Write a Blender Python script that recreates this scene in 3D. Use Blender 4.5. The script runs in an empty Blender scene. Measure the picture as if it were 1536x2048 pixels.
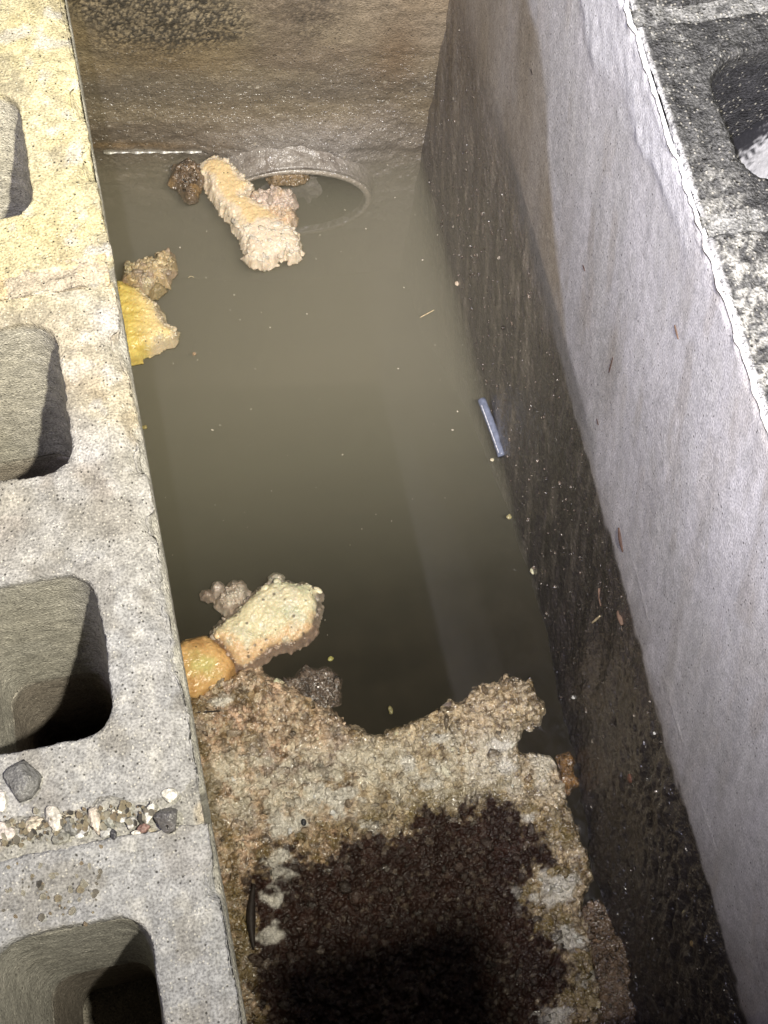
import bpy, bmesh, math, random
import numpy as np
from mathutils import Matrix, Vector
S = bpy.context.scene
COL = S.collection
random.seed(5)
RNG = np.random.default_rng(11)

# ------------------------------------------------------------------ camera
F_PX = 2958.0                                   # focal length for a 1536 x 2048 frame
CAM_H = 0.9576
RW = np.array([[0.97378527, -0.17112199, 0.14986501],
               [-0.21217214, -0.92082563, 0.32720504],
               [0.08200756, -0.35042463, -0.93299375]])
cam = bpy.data.cameras.new("camera")
cam.sensor_fit = 'VERTICAL'; cam.sensor_height = 24.0
cam.lens = F_PX / 2048 * 24.0
cam.clip_start = 0.02; cam.clip_end = 200
camo = bpy.data.objects.new("camera", cam); COL.objects.link(camo)
M = np.eye(4); M[:3, 0] = RW[:, 0]; M[:3, 1] = -RW[:, 1]; M[:3, 2] = -RW[:, 2]; M[:3, 3] = (0, 0, CAM_H)
camo.matrix_world = Matrix(M.tolist())
S.camera = camo

# ------------------------------------------------------------------ world (night sky), torches, exposure
w = bpy.data.worlds.new("World"); S.world = w; w.use_nodes = True
nt = w.node_tree
bg = nt.nodes["Background"]
sky = nt.nodes.new("ShaderNodeTexSky"); sky.sky_type = 'NISHITA'; sky.sun_disc = False
sky.sun_elevation = math.radians(2); sky.sun_rotation = math.radians(200)
nt.links.new(sky.outputs[0], bg.inputs[0]); bg.inputs[1].default_value = 0.06

def spot(name, loc, aim, color, watts, deg, blend, radius):
    l = bpy.data.lights.new(name, 'SPOT'); l.color = color; l.energy = watts
    l.spot_size = math.radians(deg); l.spot_blend = blend; l.shadow_soft_size = radius
    o = bpy.data.objects.new(name, l); COL.objects.link(o)
    o.location = loc
    o.rotation_euler = (Vector(aim) - Vector(loc)).to_track_quat('-Z', 'Y').to_euler()
    return o
spot("warm_torch", (0.20, -0.12, 1.25), (0.03, 0.86, -0.1), (1.0, 0.93, 0.76), 215, 81, 1.0, 0.014)
spot("cool_phone_flash", (-0.035, 0.03, 0.99), (0.66, 0.74, 0.0), (0.86, 0.845, 1.0), 104, 77.5, 1.0, 0.006)
spot("violet_headlamp", (-0.42, 0.38, 1.0), (0.0, 0.36, -0.1), (0.70, 0.66, 1.0), 15, 95, 1.0, 0.02)
S.view_settings.view_transform = 'Standard'; S.view_settings.look = 'None'
S.view_settings.exposure = 0.0; S.view_settings.gamma = 1.0; S.view_settings.use_curve_mapping = False
S.cycles.max_bounces = 6; S.cycles.diffuse_bounces = 3; S.cycles.glossy_bounces = 3
S.cycles.transmission_bounces = 4; S.cycles.transparent_max_bounces = 8; S.cycles.volume_bounces = 2
S.cycles.caustics_reflective = False; S.cycles.caustics_refractive = False
S.cycles.use_denoising = True
try: S.cycles.denoiser = 'OPENIMAGEDENOISE'
except Exception: pass

WATER_Z = -0.745
FACE_X = 0.44                                   # inner face of the rendered wall
# ------------------------------------------------------------------ measuring helpers: a point of the photograph to a point on a plane
def ray(px, py): return RW @ np.array([px - 768.0, py - 1024.0, F_PX])
def on_z(px, py, z):
    r = ray(px, py); return np.array([0, 0, CAM_H]) + r * ((z - CAM_H) / r[2])
WALL = None
def wall_x(y, z): return WALL[2][np.abs(WALL[0] - y).argmin(), np.abs(WALL[1] - z).argmin()]
def on_wall(px, py):                             # the point of the rendered wall's real, uneven surface
    x = 0.437
    for _ in range(6):
        p = on_x(px, py, x); x = 0.5 * x + 0.5 * wall_x(p[1], p[2])
    return on_x(px, py, x)
def on_x(px, py, x):
    r = ray(px, py); return np.array([0, 0, CAM_H]) + r * (x / r[0])

# ------------------------------------------------------------------ noise
def _h(ix, iy, iz, s):
    ix, iy, iz = (a.astype(np.int64) for a in (ix, iy, iz))
    n = (ix * 374761393 + iy * 668265263 + iz * 2147483647 + s * 974634541) & 0xFFFFFFFF
    n = ((n ^ (n >> 13)) * 1274126177) & 0xFFFFFFFF
    n = ((n ^ (n >> 16)) * 2246822519) & 0xFFFFFFFF
    return ((n ^ (n >> 15)) & 0xFFFFFF) / float(0xFFFFFF)
def vn(p, s=0):                                  # smooth value noise -1..1, p (n,3)
    i = np.floor(p); f = p - i; f = f * f * f * (f * (f * 6 - 15) + 10)
    r = 0
    for dx in (0, 1):
        for dy in (0, 1):
            for dz in (0, 1):
                wt = (f[:, 0] if dx else 1 - f[:, 0]) * (f[:, 1] if dy else 1 - f[:, 1]) * (f[:, 2] if dz else 1 - f[:, 2])
                r = r + wt * _h(i[:, 0] + dx, i[:, 1] + dy, i[:, 2] + dz, s)
    return r * 2 - 1
def fbm(p, scale, octv=4, s=0, gain=0.5):
    a = 1; r = 0; t = 0; q = np.asarray(p) * scale
    for k in range(octv):
        r = r + a * vn(q + 17.3 * k, s + k); t += a; a *= gain; q = q * 2.03
    return r / t * 1.6
def worley(p, scale, s=0):                       # F1 distance (cells) and a random value per cell
    q = np.asarray(p) * scale; i = np.floor(q)
    best = np.full(len(q), 9.0); rid = np.zeros(len(q))
    for dx in (-1, 0, 1):
        for dy in (-1, 0, 1):
            for dz in (-1, 0, 1):
                c = i + (dx, dy, dz)
                j = np.stack([_h(c[:, 0], c[:, 1], c[:, 2], s + k) for k in (1, 2, 3)], 1)
                d = np.linalg.norm(c + j - q, axis=1)
                m = d < best; best[m] = d[m]
                rid[m] = _h(c[:, 0], c[:, 1], c[:, 2], s + 9)[m]
    return best, rid
def sstep(a, b, x):
    t = np.clip((x - a) / (b - a), 0, 1); return t * t * (3 - 2 * t)
def mixc(c, d, m): return c * (1 - m[:, None]) + np.asarray(d) * m[:, None]
def sdist(poly, X, Y):                           # signed distance to a polygon, positive inside
    P = np.asarray(poly, float); n = len(P); best = np.full(X.shape, 1e9); ins = np.zeros(X.shape, bool)
    for k in range(n):
        a, b = P[k], P[(k + 1) % n]
        e = b - a; L = e @ e + 1e-18
        t = np.clip(((X - a[0]) * e[0] + (Y - a[1]) * e[1]) / L, 0, 1)
        best = np.minimum(best, np.hypot(X - a[0] - t * e[0], Y - a[1] - t * e[1]))
        c = (a[1] > Y) != (b[1] > Y)
        xi = a[0] + (Y - a[1]) * e[0] / (e[1] if abs(e[1]) > 1e-12 else 1e-12)
        ins ^= c & (X < xi)
    return np.where(ins, best, -best)

# ------------------------------------------------------------------ scene helpers
def tag(o, label, cat, group=None, kind=None):
    if label: o["label"] = label
    if cat: o["category"] = cat
    if group: o["group"] = group
    if kind: o["kind"] = kind
    return o
def empty(name, loc, label, cat, group=None):
    o = bpy.data.objects.new(name, None); COL.objects.link(o); o.location = loc
    o.empty_display_size = 0.05
    return tag(o, label, cat, group)
def link(name, me, mat=None, parent=None):
    o = bpy.data.objects.new(name, me); COL.objects.link(o)
    if mat and not me.materials: me.materials.append(mat)
    if parent:
        o.parent = parent
        o.location = -Vector(parent.location)     # meshes are written in world coordinates
    return o
def mesh_np(name, V, faces, cols=None, wet=None, smooth=True):
    me = bpy.data.meshes.new(name)
    V = np.asarray(V, np.float32)
    me.vertices.add(len(V)); me.vertices.foreach_set("co", V.ravel())
    if isinstance(faces, np.ndarray):
        n, k = faces.shape; loops = faces.ravel(); starts = np.arange(n) * k; tot = np.full(n, k)
    else:
        tot = np.array([len(f) for f in faces]); loops = np.array([i for f in faces for i in f]); starts = np.concatenate([[0], np.cumsum(tot)[:-1]]); n = len(faces)
    me.loops.add(len(loops)); me.loops.foreach_set("vertex_index", loops.astype(np.int32))
    me.polygons.add(n); me.polygons.foreach_set("loop_start", starts.astype(np.int32))
    me.polygons.foreach_set("use_smooth", np.full(n, smooth))
    me.update(calc_edges=True)
    if cols is not None: set_cols(me, cols, wet)
    return me
def set_cols(me, cols, wet=None):
    a = me.color_attributes.new("Col", 'FLOAT_COLOR', 'POINT')
    c = np.ones((len(me.vertices), 4), np.float32); c[:, :3] = np.clip(cols, 0.002, 0.9)
    a.data.foreach_set("color", c.ravel())
    if wet is not None:
        b = me.attributes.new("Wet", 'FLOAT', 'POINT'); b.data.foreach_set("value", np.asarray(wet, np.float32))
def grid_faces(nu, nv, flip=False):
    i = np.arange(nu - 1)[:, None] * nv + np.arange(nv - 1)[None]
    f = np.stack([i, i + nv, i + nv + 1, i + 1], -1).reshape(-1, 4)
    return f[:, ::-1].copy() if flip else f
def solid_grid(name, P, off, cols=None, wet=None, flip=False):   # a displaced front with real thickness behind it
    nu, nv, _ = P.shape; V = P.reshape(-1, 3)
    F = [tuple(x) for x in grid_faces(nu, nv, flip).tolist()]
    idx = np.arange(nu * nv).reshape(nu, nv)
    loop = list(idx[:, 0]) + list(idx[-1, 1:]) + list(idx[-2::-1, -1]) + list(idx[0, -2:0:-1])
    loop = [int(k) for k in loop]; n = len(loop); base = len(V)
    B = V[loop] + np.asarray(off)
    for k in range(n):
        a, b = loop[k], loop[(k + 1) % n]; q = (b, a, base + k, base + (k + 1) % n)
        F.append(q if flip else q[::-1])
    cap = tuple(base + k for k in range(n)); F.append(cap if flip else cap[::-1])
    V = np.vstack([V, B])
    if cols is not None: cols = np.vstack([cols, cols[loop]])
    if wet is not None: wet = np.concatenate([wet, wet[loop]])
    me = mesh_np(name, V, F, cols, wet)
    fl = np.ones(len(F), bool); fl[(nu - 1) * (nv - 1):] = False; me.polygons.foreach_set("use_smooth", fl)   # crisp arrises
    return me

# ------------------------------------------------------------------ materials
def nodes(name):
    m = bpy.data.materials.new(name); m.use_nodes = True
    t = m.node_tree; return m, t, t.nodes["Principled BSDF"]
def N(t, kind, **kw):
    n = t.nodes.new(kind)
    for k, v in kw.items(): setattr(n, k, v)
    return n
def ramp(t, src, stops):
    r = N(t, "ShaderNodeValToRGB"); t.links.new(src, r.inputs[0])
    e = r.color_ramp.elements
    while len(e) < len(stops): e.new(0.5)
    for el, (p, c) in zip(e, stops):
        el.position = p; el.color = (c, c, c, 1) if isinstance(c, (int, float)) else (*c, 1)
    return r.outputs[0]
def mix(t, mode, fac, a, b):
    m = N(t, "ShaderNodeMix", data_type='RGBA', blend_type=mode)
    for i, v in ((0, fac), (6, a), (7, b)):
        if hasattr(v, "is_linked"): t.links.new(v, m.inputs[i])
        elif isinstance(v, tuple): m.inputs[i].default_value = (*v, 1)
        else: m.inputs[i].default_value = v
    return m.outputs[2]
def math_(t, op, a, b):
    m = N(t, "ShaderNodeMath", operation=op)
    for i, v in enumerate((a, b)):
        if hasattr(v, "is_linked"): t.links.new(v, m.inputs[i])
        else: m.inputs[i].default_value = v
    return m.outputs[0]
def grainy(name, grain=520, contrast=0.35, pits=0.55, specks=0.5, bump=0.8, dist=0.0016, rough=0.85, wetrough=None, stretch=(1, 1, 1), spec=0.3, speck_scale=330, pit_scale=210, beads=0.0, bead_scale=170, broad=1.5):
    """Vertex colours (what the stuff is) times fine procedural grain, dark pits, pale grains of sand and bump."""
    m, t, b = nodes(name)
    tc = N(t, "ShaderNodeTexCoord"); mp = N(t, "ShaderNodeMapping"); mp.inputs["Scale"].default_value = stretch
    t.links.new(tc.outputs["Object"], mp.inputs[0]); co = mp.outputs[0]
    at = N(t, "ShaderNodeAttribute", attribute_name="Col")
    n1 = N(t, "ShaderNodeTexNoise"); n1.inputs["Scale"].default_value = grain; n1.inputs["Detail"].default_value = 3; t.links.new(co, n1.inputs[0])
    n2 = N(t, "ShaderNodeTexNoise"); n2.inputs["Scale"].default_value = grain * 0.17; n2.inputs["Detail"].default_value = 4; t.links.new(co, n2.inputs[0])
    g1 = ramp(t, n1.outputs[0], [(0.28, 1 - contrast), (0.5, 1.0), (0.74, 1 + contrast)])
    g2 = ramp(t, n2.outputs[0], [(0.3, 1 - contrast * 0.5), (0.7, 1 + contrast * 0.4)])
    c = mix(t, 'MULTIPLY', 1.0, at.outputs[0], g1); c = mix(t, 'MULTIPLY', 1.0, c, g2)
    v = N(t, "ShaderNodeTexVoronoi"); v.inputs["Scale"].default_value = speck_scale; t.links.new(co, v.inputs[0])
    rnd = N(t, "ShaderNodeSeparateColor"); t.links.new(v.outputs["Color"], rnd.inputs[0])
    near = ramp(t, v.outputs["Distance"], [(0.22, 1.0), (0.42, 0.0)])
    pale = math_(t, 'MULTIPLY', near, ramp(t, rnd.outputs[0], [(1 - 0.34 * specks, 0.0), (1 - 0.3 * specks, 1.0)]))
    c = mix(t, 'MIX', math_(t, 'MULTIPLY', pale, min(1, specks + 0.1)), c, mix(t, 'ADD', 1.0, c, (0.22, 0.21, 0.18)))
    v2 = N(t, "ShaderNodeTexVoronoi"); v2.inputs["Scale"].default_value = pit_scale; t.links.new(co, v2.inputs[0])
    rn2 = N(t, "ShaderNodeSeparateColor"); t.links.new(v2.outputs["Color"], rn2.inputs[0])
    near2 = ramp(t, v2.outputs["Distance"], [(0.12, 1.0), (0.26, 0.0)])
    pit = math_(t, 'MULTIPLY', near2, ramp(t, rn2.outputs[1], [(1 - 0.3 * pits, 0.0), (1 - 0.27 * pits, 1.0)]))
    c = mix(t, 'MIX', math_(t, 'MULTIPLY', pit, 0.8), c, (0.03, 0.028, 0.025))
    t.links.new(c, b.inputs["Base Color"])
    if wetrough is None: b.inputs["Roughness"].default_value = rough
    else:
        wa = N(t, "ShaderNodeAttribute", attribute_name="Wet")
        mr = N(t, "ShaderNodeMapRange"); t.links.new(wa.outputs["Fac"], mr.inputs[0]); mr.inputs[3].default_value = rough; mr.inputs[4].default_value = wetrough
        t.links.new(mr.outputs[0], b.inputs["Roughness"])
    b.inputs["Specular IOR Level"].default_value = spec
    hgt = math_(t, 'ADD', n1.outputs[0], math_(t, 'MULTIPLY', pale, 0.35))
    hgt = math_(t, 'SUBTRACT', hgt, math_(t, 'MULTIPLY', pit, 0.8))
    hgt = math_(t, 'ADD', hgt, math_(t, 'MULTIPLY', n2.outputs[0], broad))
    if beads:
        nc = N(t, "ShaderNodeTexNoise"); nc.inputs["Scale"].default_value = bead_scale * 0.9; nc.inputs["Detail"].default_value = 2; t.links.new(co, nc.inputs[0])
        bc = N(t, "ShaderNodeBump"); bc.inputs["Strength"].default_value = 1.0; bc.inputs["Distance"].default_value = 0.011; t.links.new(nc.outputs[0], bc.inputs["Height"]); t.links.new(bc.outputs[0], b.inputs["Coat Normal"])
        wc = N(t, "ShaderNodeAttribute", attribute_name="Wet"); t.links.new(wc.outputs["Fac"], b.inputs["Coat Weight"]); b.inputs["Coat Roughness"].default_value = 0.235; b.inputs["Coat IOR"].default_value = 2.1
        wa = N(t, "ShaderNodeAttribute", attribute_name="Wet")
        for sc_, k_ in ((bead_scale, 1.0), (bead_scale * 2.3, 0.45)):
            v3 = N(t, "ShaderNodeTexVoronoi"); v3.inputs["Scale"].default_value = sc_; t.links.new(co, v3.inputs[0])
            hb = ramp(t, v3.outputs["Distance"], [(0.0, 1.0), (0.35, 0.72), (0.75, 0.0)])
            hgt = math_(t, 'ADD', hgt, math_(t, 'MULTIPLY', math_(t, 'MULTIPLY', hb, wa.outputs["Fac"]), beads * k_))
    bp = N(t, "ShaderNodeBump"); bp.inputs["Strength"].default_value = bump; bp.inputs["Distance"].default_value = dist
    t.links.new(hgt, bp.inputs["Height"]); t.links.new(bp.outputs[0], b.inputs["Normal"])
    return m
M_BLOCK = grainy("block_concrete", grain=600, contrast=0.48, pits=0.7, specks=0.7, bump=0.8, dist=0.0016, broad=0.6, speck_scale=420, pit_scale=300)
M_DARKBLOCK = grainy("damp_block_concrete", grain=430, contrast=0.7, pits=0.6, specks=1.0, bump=1.0, dist=0.0025, rough=0.5, spec=0.5, speck_scale=300)
M_RENDER = grainy("wall_render", broad=0.12, grain=520, contrast=0.3, pits=0.55, specks=0.2, bump=0.42, dist=0.0016, rough=0.8, wetrough=0.2, stretch=(1, 1, 1), spec=0.5, beads=1.2, bead_scale=130)
M_BACK = grainy("end_wall_render", grain=380, contrast=0.3, pits=0.3, specks=0.15, bump=0.8, dist=0.0022, rough=0.7, wetrough=0.22, stretch=(1, 1, 1.1), spec=0.5, beads=0.5, broad=0.8)
M_SCUM = grainy("scum", grain=520, contrast=0.3, pits=0.3, specks=0.2, bump=0.9, dist=0.0025, rough=0.55, wetrough=0.15, spec=0.4, pit_scale=260, beads=1.3, bead_scale=150)
M_FAT = grainy("fat", grain=330, contrast=0.12, pits=0.22, specks=0.1, bump=0.5, dist=0.0018, rough=0.45, wetrough=0.18, spec=0.5, pit_scale=200)
for mm, sc in ((M_FAT, 0.004),):
    b = mm.node_tree.nodes["Principled BSDF"]; b.inputs["Subsurface Weight"].default_value = 0.25; b.inputs["Subsurface Radius"].default_value = (1, 0.6, 0.3); b.inputs["Subsurface Scale"].default_value = sc
M_STONE = grainy("stone", grain=420, contrast=0.4, pits=0.3, specks=0.25, bump=0.9, dist=0.002, rough=0.55, wetrough=0.2, spec=0.5)
M_MUCK = grainy("pipe_muck", grain=350, contrast=0.25, pits=0.2, specks=0.2, bump=0.45, dist=0.0016, rough=0.5, wetrough=0.18, spec=0.6, beads=1.4, bead_scale=140)

# water: clear skin with a mirror reflection, cloudy inside
M_WATER = bpy.data.materials.new("murky_water"); M_WATER.use_nodes = True
t = M_WATER.node_tree; t.nodes.clear()
out = N(t, "ShaderNodeOutputMaterial"); tr = N(t, "ShaderNodeBsdfTransparent"); gl = N(t, "ShaderNodeBsdfGlossy"); gl.inputs["Roughness"].default_value = 0.05
fr = N(t, "ShaderNodeFresnel"); fr.inputs[0].default_value = 1.42
ms = N(t, "ShaderNodeMixShader"); t.links.new(fr.outputs[0], ms.inputs[0]); t.links.new(tr.outputs[0], ms.inputs[1]); t.links.new(gl.outputs[0], ms.inputs[2])
t.links.new(ms.outputs[0], out.inputs["Surface"])
vs = N(t, "ShaderNodeVolumeScatter"); vs.inputs["Color"].default_value = (0.935, 0.908, 0.69, 1); vs.inputs["Density"].default_value = 5.0; vs.inputs["Anisotropy"].default_value = 0.0
va = N(t, "ShaderNodeVolumeAbsorption"); va.inputs["Color"].default_value = (0.55, 0.45, 0.25, 1); va.inputs["Density"].default_value = 2.6
ad = N(t, "ShaderNodeAddShader"); t.links.new(vs.outputs[0], ad.inputs[0]); t.links.new(va.outputs[0], ad.inputs[1]); t.links.new(ad.outputs[0], out.inputs["Volume"])

def plain(name, col, rough=0.5, spec=0.5, **kw):
    m, t, b = nodes(name); b.inputs["Roughness"].default_value = rough; b.inputs["Specular IOR Level"].default_value = spec
    n = N(t, "ShaderNodeTexNoise"); n.inputs["Scale"].default_value = kw.get("scale", 220); n.inputs["Detail"].default_value = 3
    tc = N(t, "ShaderNodeTexCoord"); t.links.new(tc.outputs["Object"], n.inputs[0])
    c = mix(t, 'MULTIPLY', 1.0, col, ramp(t, n.outputs[0], [(0.3, 0.7), (0.7, 1.25)])); t.links.new(c, b.inputs["Base Color"])
    bp = N(t, "ShaderNodeBump"); bp.inputs["Strength"].default_value = kw.get("bump", 0.4); bp.inputs["Distance"].default_value = 0.001
    t.links.new(n.outputs[0], bp.inputs["Height"]); t.links.new(bp.outputs[0], b.inputs["Normal"])
    return m
M_FILM = plain("wet_film", (0.3, 0.28, 0.24), 0.32, 0.7, scale=500, bump=0.1)
M_SOIL = plain("soil", (0.10, 0.085, 0.065), 0.95, 0.1, scale=60)

# ------------------------------------------------------------------ ground round the pit
def build_ground():
    o = [(-30, -30), (30, -30), (30, 30), (-30, 30)]; i = [(-0.19, -0.24), (0.64, -0.24), (0.64, 1.36), (-0.19, 1.36)]
    V = [(x, y, -0.03) for x, y in o + i]
    g = link("ground", mesh_np("ground", V, [(k, (k + 1) % 4, 4 + (k + 1) % 4, 4 + k) for k in range(4)], smooth=False), M_SOIL)
    tag(g, "dark soil around the tank", "ground", kind="structure")
build_ground()

# ------------------------------------------------------------------ hollow concrete blocks
def rounded(x0, x1, y0, y1, r, n=5):
    P = []
    for cx, cy, a0 in ((x1 - r, y1 - r, 0), (x0 + r, y1 - r, 90), (x0 + r, y0 + r, 180), (x1 - r, y0 + r, 270)):
        for k in range(n + 1):
            a = math.radians(a0 + 90 * k / n); P.append((cx + r * math.cos(a), cy + r * math.sin(a)))
    return P
def prism(bm, P, Q, z1, z0):                     # top outline P at z1, bottom outline Q at z0
    a = [bm.verts.new((x, y, z1)) for x, y in P]; b = [bm.verts.new((x, y, z0)) for x, y in Q]
    n = len(a); bm.faces.new(a); bm.faces.new(b[::-1])
    for k in range(n): bm.faces.new((a[k], b[k], b[(k + 1) % n], a[(k + 1) % n]))
def hollow_block(name, x0, x1, y0, y1, z0, z1, cores, voxel=0.0024, taper=0.012, r=0.021):
    bm = bmesh.new(); prism(bm, [(x0, y0), (x1, y0), (x1, y1), (x0, y1)], [(x0, y0), (x1, y0), (x1, y1), (x0, y1)], z1, z0)
    me = bpy.data.meshes.new(name + "_solid"); bmesh.ops.recalc_face_normals(bm, faces=bm.faces); bm.to_mesh(me); bm.free()
    ob = bpy.data.objects.new("tmp", me); COL.objects.link(ob)
    cut = []
    for cx0, cx1, cy0, cy1 in cores:
        bm = bmesh.new()
        e = 0.01 * taper / (z1 - z0)
        prism(bm, rounded(cx0 - e, cx1 + e, cy0 - e, cy1 + e, r), rounded(cx0 + taper * 1.05, cx1 - taper * 1.05, cy0 + taper * 1.05, cy1 - taper * 1.05, r * 0.8), z1 + 0.01, z0 - 0.01)
        bmesh.ops.recalc_face_normals(bm, faces=bm.faces)
        cm = bpy.data.meshes.new("cut"); bm.to_mesh(cm); bm.free()
        co = bpy.data.objects.new("tmpcut", cm); COL.objects.link(co); cut.append(co)
        b = ob.modifiers.new("b", 'BOOLEAN'); b.object = co; b.operation = 'DIFFERENCE'; b.solver = 'EXACT'
    rm = ob.modifiers.new("r", 'REMESH'); rm.mode = 'VOXEL'; rm.voxel_size = voxel
    dg = bpy.context.evaluated_depsgraph_get(); dg.update()
    out = bpy.data.meshes.new_from_object(ob.evaluated_get(dg)); out.name = name
    for o in cut + [ob]:
        d = o.data; bpy.data.objects.remove(o); bpy.data.meshes.remove(d)
    return out
def get_vn(me):
    n = len(me.vertices); v = np.empty(n * 3, np.float32); me.vertices.foreach_get("co", v)
    q = np.empty(n * 3, np.float32); me.vertex_normals.foreach_get("vector", q)
    return v.reshape(-1, 3).astype(float), q.reshape(-1, 3).astype(float)
def roughen(me, edge_x, z1, colf, sign=1, amp=1.0, seed=3):
    """Grain, waviness, rounded and chipped arris along the pit edge of a block."""
    v, n = get_vn(me)
    k_ = np.where(v[:, 2] < z1 - 0.012, 0.45, 1.0)
    d = fbm(v, 28, 3, seed) * 0.0014 * k_ + (fbm(v, 140, 2, seed + 5) * 0.0004 * amp + fbm(v, 330, 2, seed + 8) * 0.0006 * amp) * k_
    e = np.clip(1 - np.hypot(np.maximum(0, sign * (edge_x - v[:, 0])), np.maximum(0, z1 - v[:, 2])) / 0.014, 0, 1)
    chip = sstep(0.05, 0.6, fbm(v, 34, 4, seed + 20))
    d = d - e * (0.0025 + 0.008 * chip) + e * 0.003 * fbm(v, 11, 2, seed + 22)
    v2 = v + n * d[:, None]
    me.vertices.foreach_set("co", v2.astype(np.float32).ravel()); me.update()
    me.polygons.foreach_set("use_smooth", np.full(len(me.polygons), True))
    set_cols(me, colf(v, n))
    return me
def col_left(v, n):
    c = np.tile((0.40, 0.385, 0.345), (len(v), 1))
    c = mixc(c, (0.44, 0.395, 0.31), sstep(-0.3, 0.6, fbm(v, 9, 3, 41)))
    c = mixc(c, (0.30, 0.285, 0.25), sstep(0.0, 0.7, fbm(v, 22, 3, 43)) * 0.8)
    c = mixc(c, (0.47, 0.46, 0.45), sstep(0.1, 0.7, fbm(v, 16, 3, 46)) * 0.8)
    c = mixc(c, (0.29, 0.23, 0.16), sstep(0.35, 0.8, fbm(v, 30, 3, 48)) * 0.6)
    c = mixc(c, (0.57, 0.50, 0.26), 1.35 * sstep(0.38, 0.66, v[:, 1] + 0.08 * fbm(v, 12, 3, 49)) * 0.55)  # warm torch beam painted into the colour of the far blocks
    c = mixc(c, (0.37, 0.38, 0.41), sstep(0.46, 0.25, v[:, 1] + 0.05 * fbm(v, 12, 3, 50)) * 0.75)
    c = mixc(c, (0.22, 0.20, 0.165), sstep(0.2, 0.75, fbm(v, 38, 4, 51)) * 0.45)
    c = mixc(c, (0.52, 0.51, 0.49), sstep(0.35, 0.8, fbm(v, 75, 3, 52)) * 0.5)
    inn = (1 - sstep(-0.012, -0.004, v[:, 2]))          # inside the cores: colour lightened in place of light reaching in
    c = mixc(c, (0.56, 0.54, 0.47), inn * 0.8)
    c = c * (0.68 + 0.22 * sstep(0.35, 0.7, v[:, 1]))[:, None]  # far blocks painted brighter, where the torch beam falls
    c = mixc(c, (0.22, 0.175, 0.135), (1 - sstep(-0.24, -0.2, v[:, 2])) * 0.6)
    return c
JOINTS = (0.553, 0.163)
lw = empty("block_wall", (-0.095, 0.55, -0.745), "pale grey wall of hollow concrete blocks on end, open cores up, gritty pebble filled joint", "wall")
CORES = {"b": (-0.148, -0.047)}
def left_wall():
    cx0, cx1 = -0.150, -0.048
    rows = [(0.562, 0.955, [(0.612, 0.722), (0.80, 0.915)], 0.0), (0.171, 0.550, [(0.407, 0.525), (0.220, 0.332)], -0.001), (-0.235, 0.152, [(-0.012, 0.104), (-0.19, -0.07)], 0.001)]
    for k, (y0, y1, cs, dz) in enumerate(rows):
        me = hollow_block("concrete_block", -0.19, 0.0, y0, y1, -0.215 + dz, dz, [(cx0, cx1, a, b) for a, b in cs])
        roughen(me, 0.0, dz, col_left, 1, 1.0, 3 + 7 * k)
        link("concrete_block", me, M_BLOCK, lw)
        me = hollow_block("concrete_block", -0.19, 0.0, y0 - 0.004, y1 + 0.004, -0.44, -0.2185 if k == 1 else -0.2155, [(cx0 + 0.0105, cx1 - 0.0105, a + 0.0105, b - 0.0105 + 0.001) for a, b in cs], voxel=0.0036, taper=0.001)
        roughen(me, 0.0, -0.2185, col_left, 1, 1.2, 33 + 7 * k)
        link("concrete_block", me, M_BLOCK, lw)
    # lower solid courses down to the tank floor and the far run of the wall
    bm = bmesh.new()
    R = lambda a, b, c, d: [(a, b), (c, b), (c, d), (a, d)]
    prism(bm, R(-0.19, -0.235, -0.002, 1.4), R(-0.19, -0.235, -0.002, 1.4), -0.443, -1.25)
    prism(bm, R(-0.19, 0.965, -0.002, 1.4), R(-0.19, 0.965, -0.002, 1.4), -0.002, -0.44)
    me = bpy.data.meshes.new("wall_base"); bmesh.ops.recalc_face_normals(bm, faces=bm.faces); bm.to_mesh(me); bm.free()
    set_cols(me, np.tile((0.26, 0.24, 0.2), (len(me.vertices), 1)))
    link("wall_base", me, M_BLOCK, lw)
    # mortar beds between the blocks
    for k, (ya, yb, top) in enumerate(((0.544, 0.569, -0.0015), (0.138, 0.183, -0.004))):
        ys = np.linspace(ya, yb, 14 + 20 * k); xs = np.linspace(-0.188, -0.0040, 130)
        X, Y = np.meshgrid(xs, ys, indexing='ij'); P = np.stack([X, Y, np.zeros_like(X)], -1); q = P.reshape(-1, 3)
        z = top + fbm(q, 60, 4, 70 + k) * 0.002 + fbm(q, 300, 2, 75) * 0.001
        if k == 1: z = z + 0.0042 + fbm(q, 50, 4, 78) * 0.003 - 0.009 * sstep(0.008, 0.022, np.abs(q[:, 1] - 0.161 + 0.008 * fbm(q, 25, 2, 74)))
        if k == 0: z = z + 0.004 * sstep(-0.1, -0.03, q[:, 0]) * sstep(-0.3, 0.3, fbm(q, 40, 2, 77))
        P[..., 2] = z.reshape(X.shape)
        c = np.tile((0.38, 0.33, 0.25) if k == 0 else (0.25, 0.245, 0.23), (len(q), 1))
        c = mixc(c, (0.46, 0.36, 0.2), sstep(0.1, 0.6, fbm(q, 45, 3, 79)) * (0.8 if k == 0 else 0.3))
        link("mortar_joint", solid_grid("mortar_joint", P, (0, 0, -0.42), c), M_BLOCK, lw)
left_wall()

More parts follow.
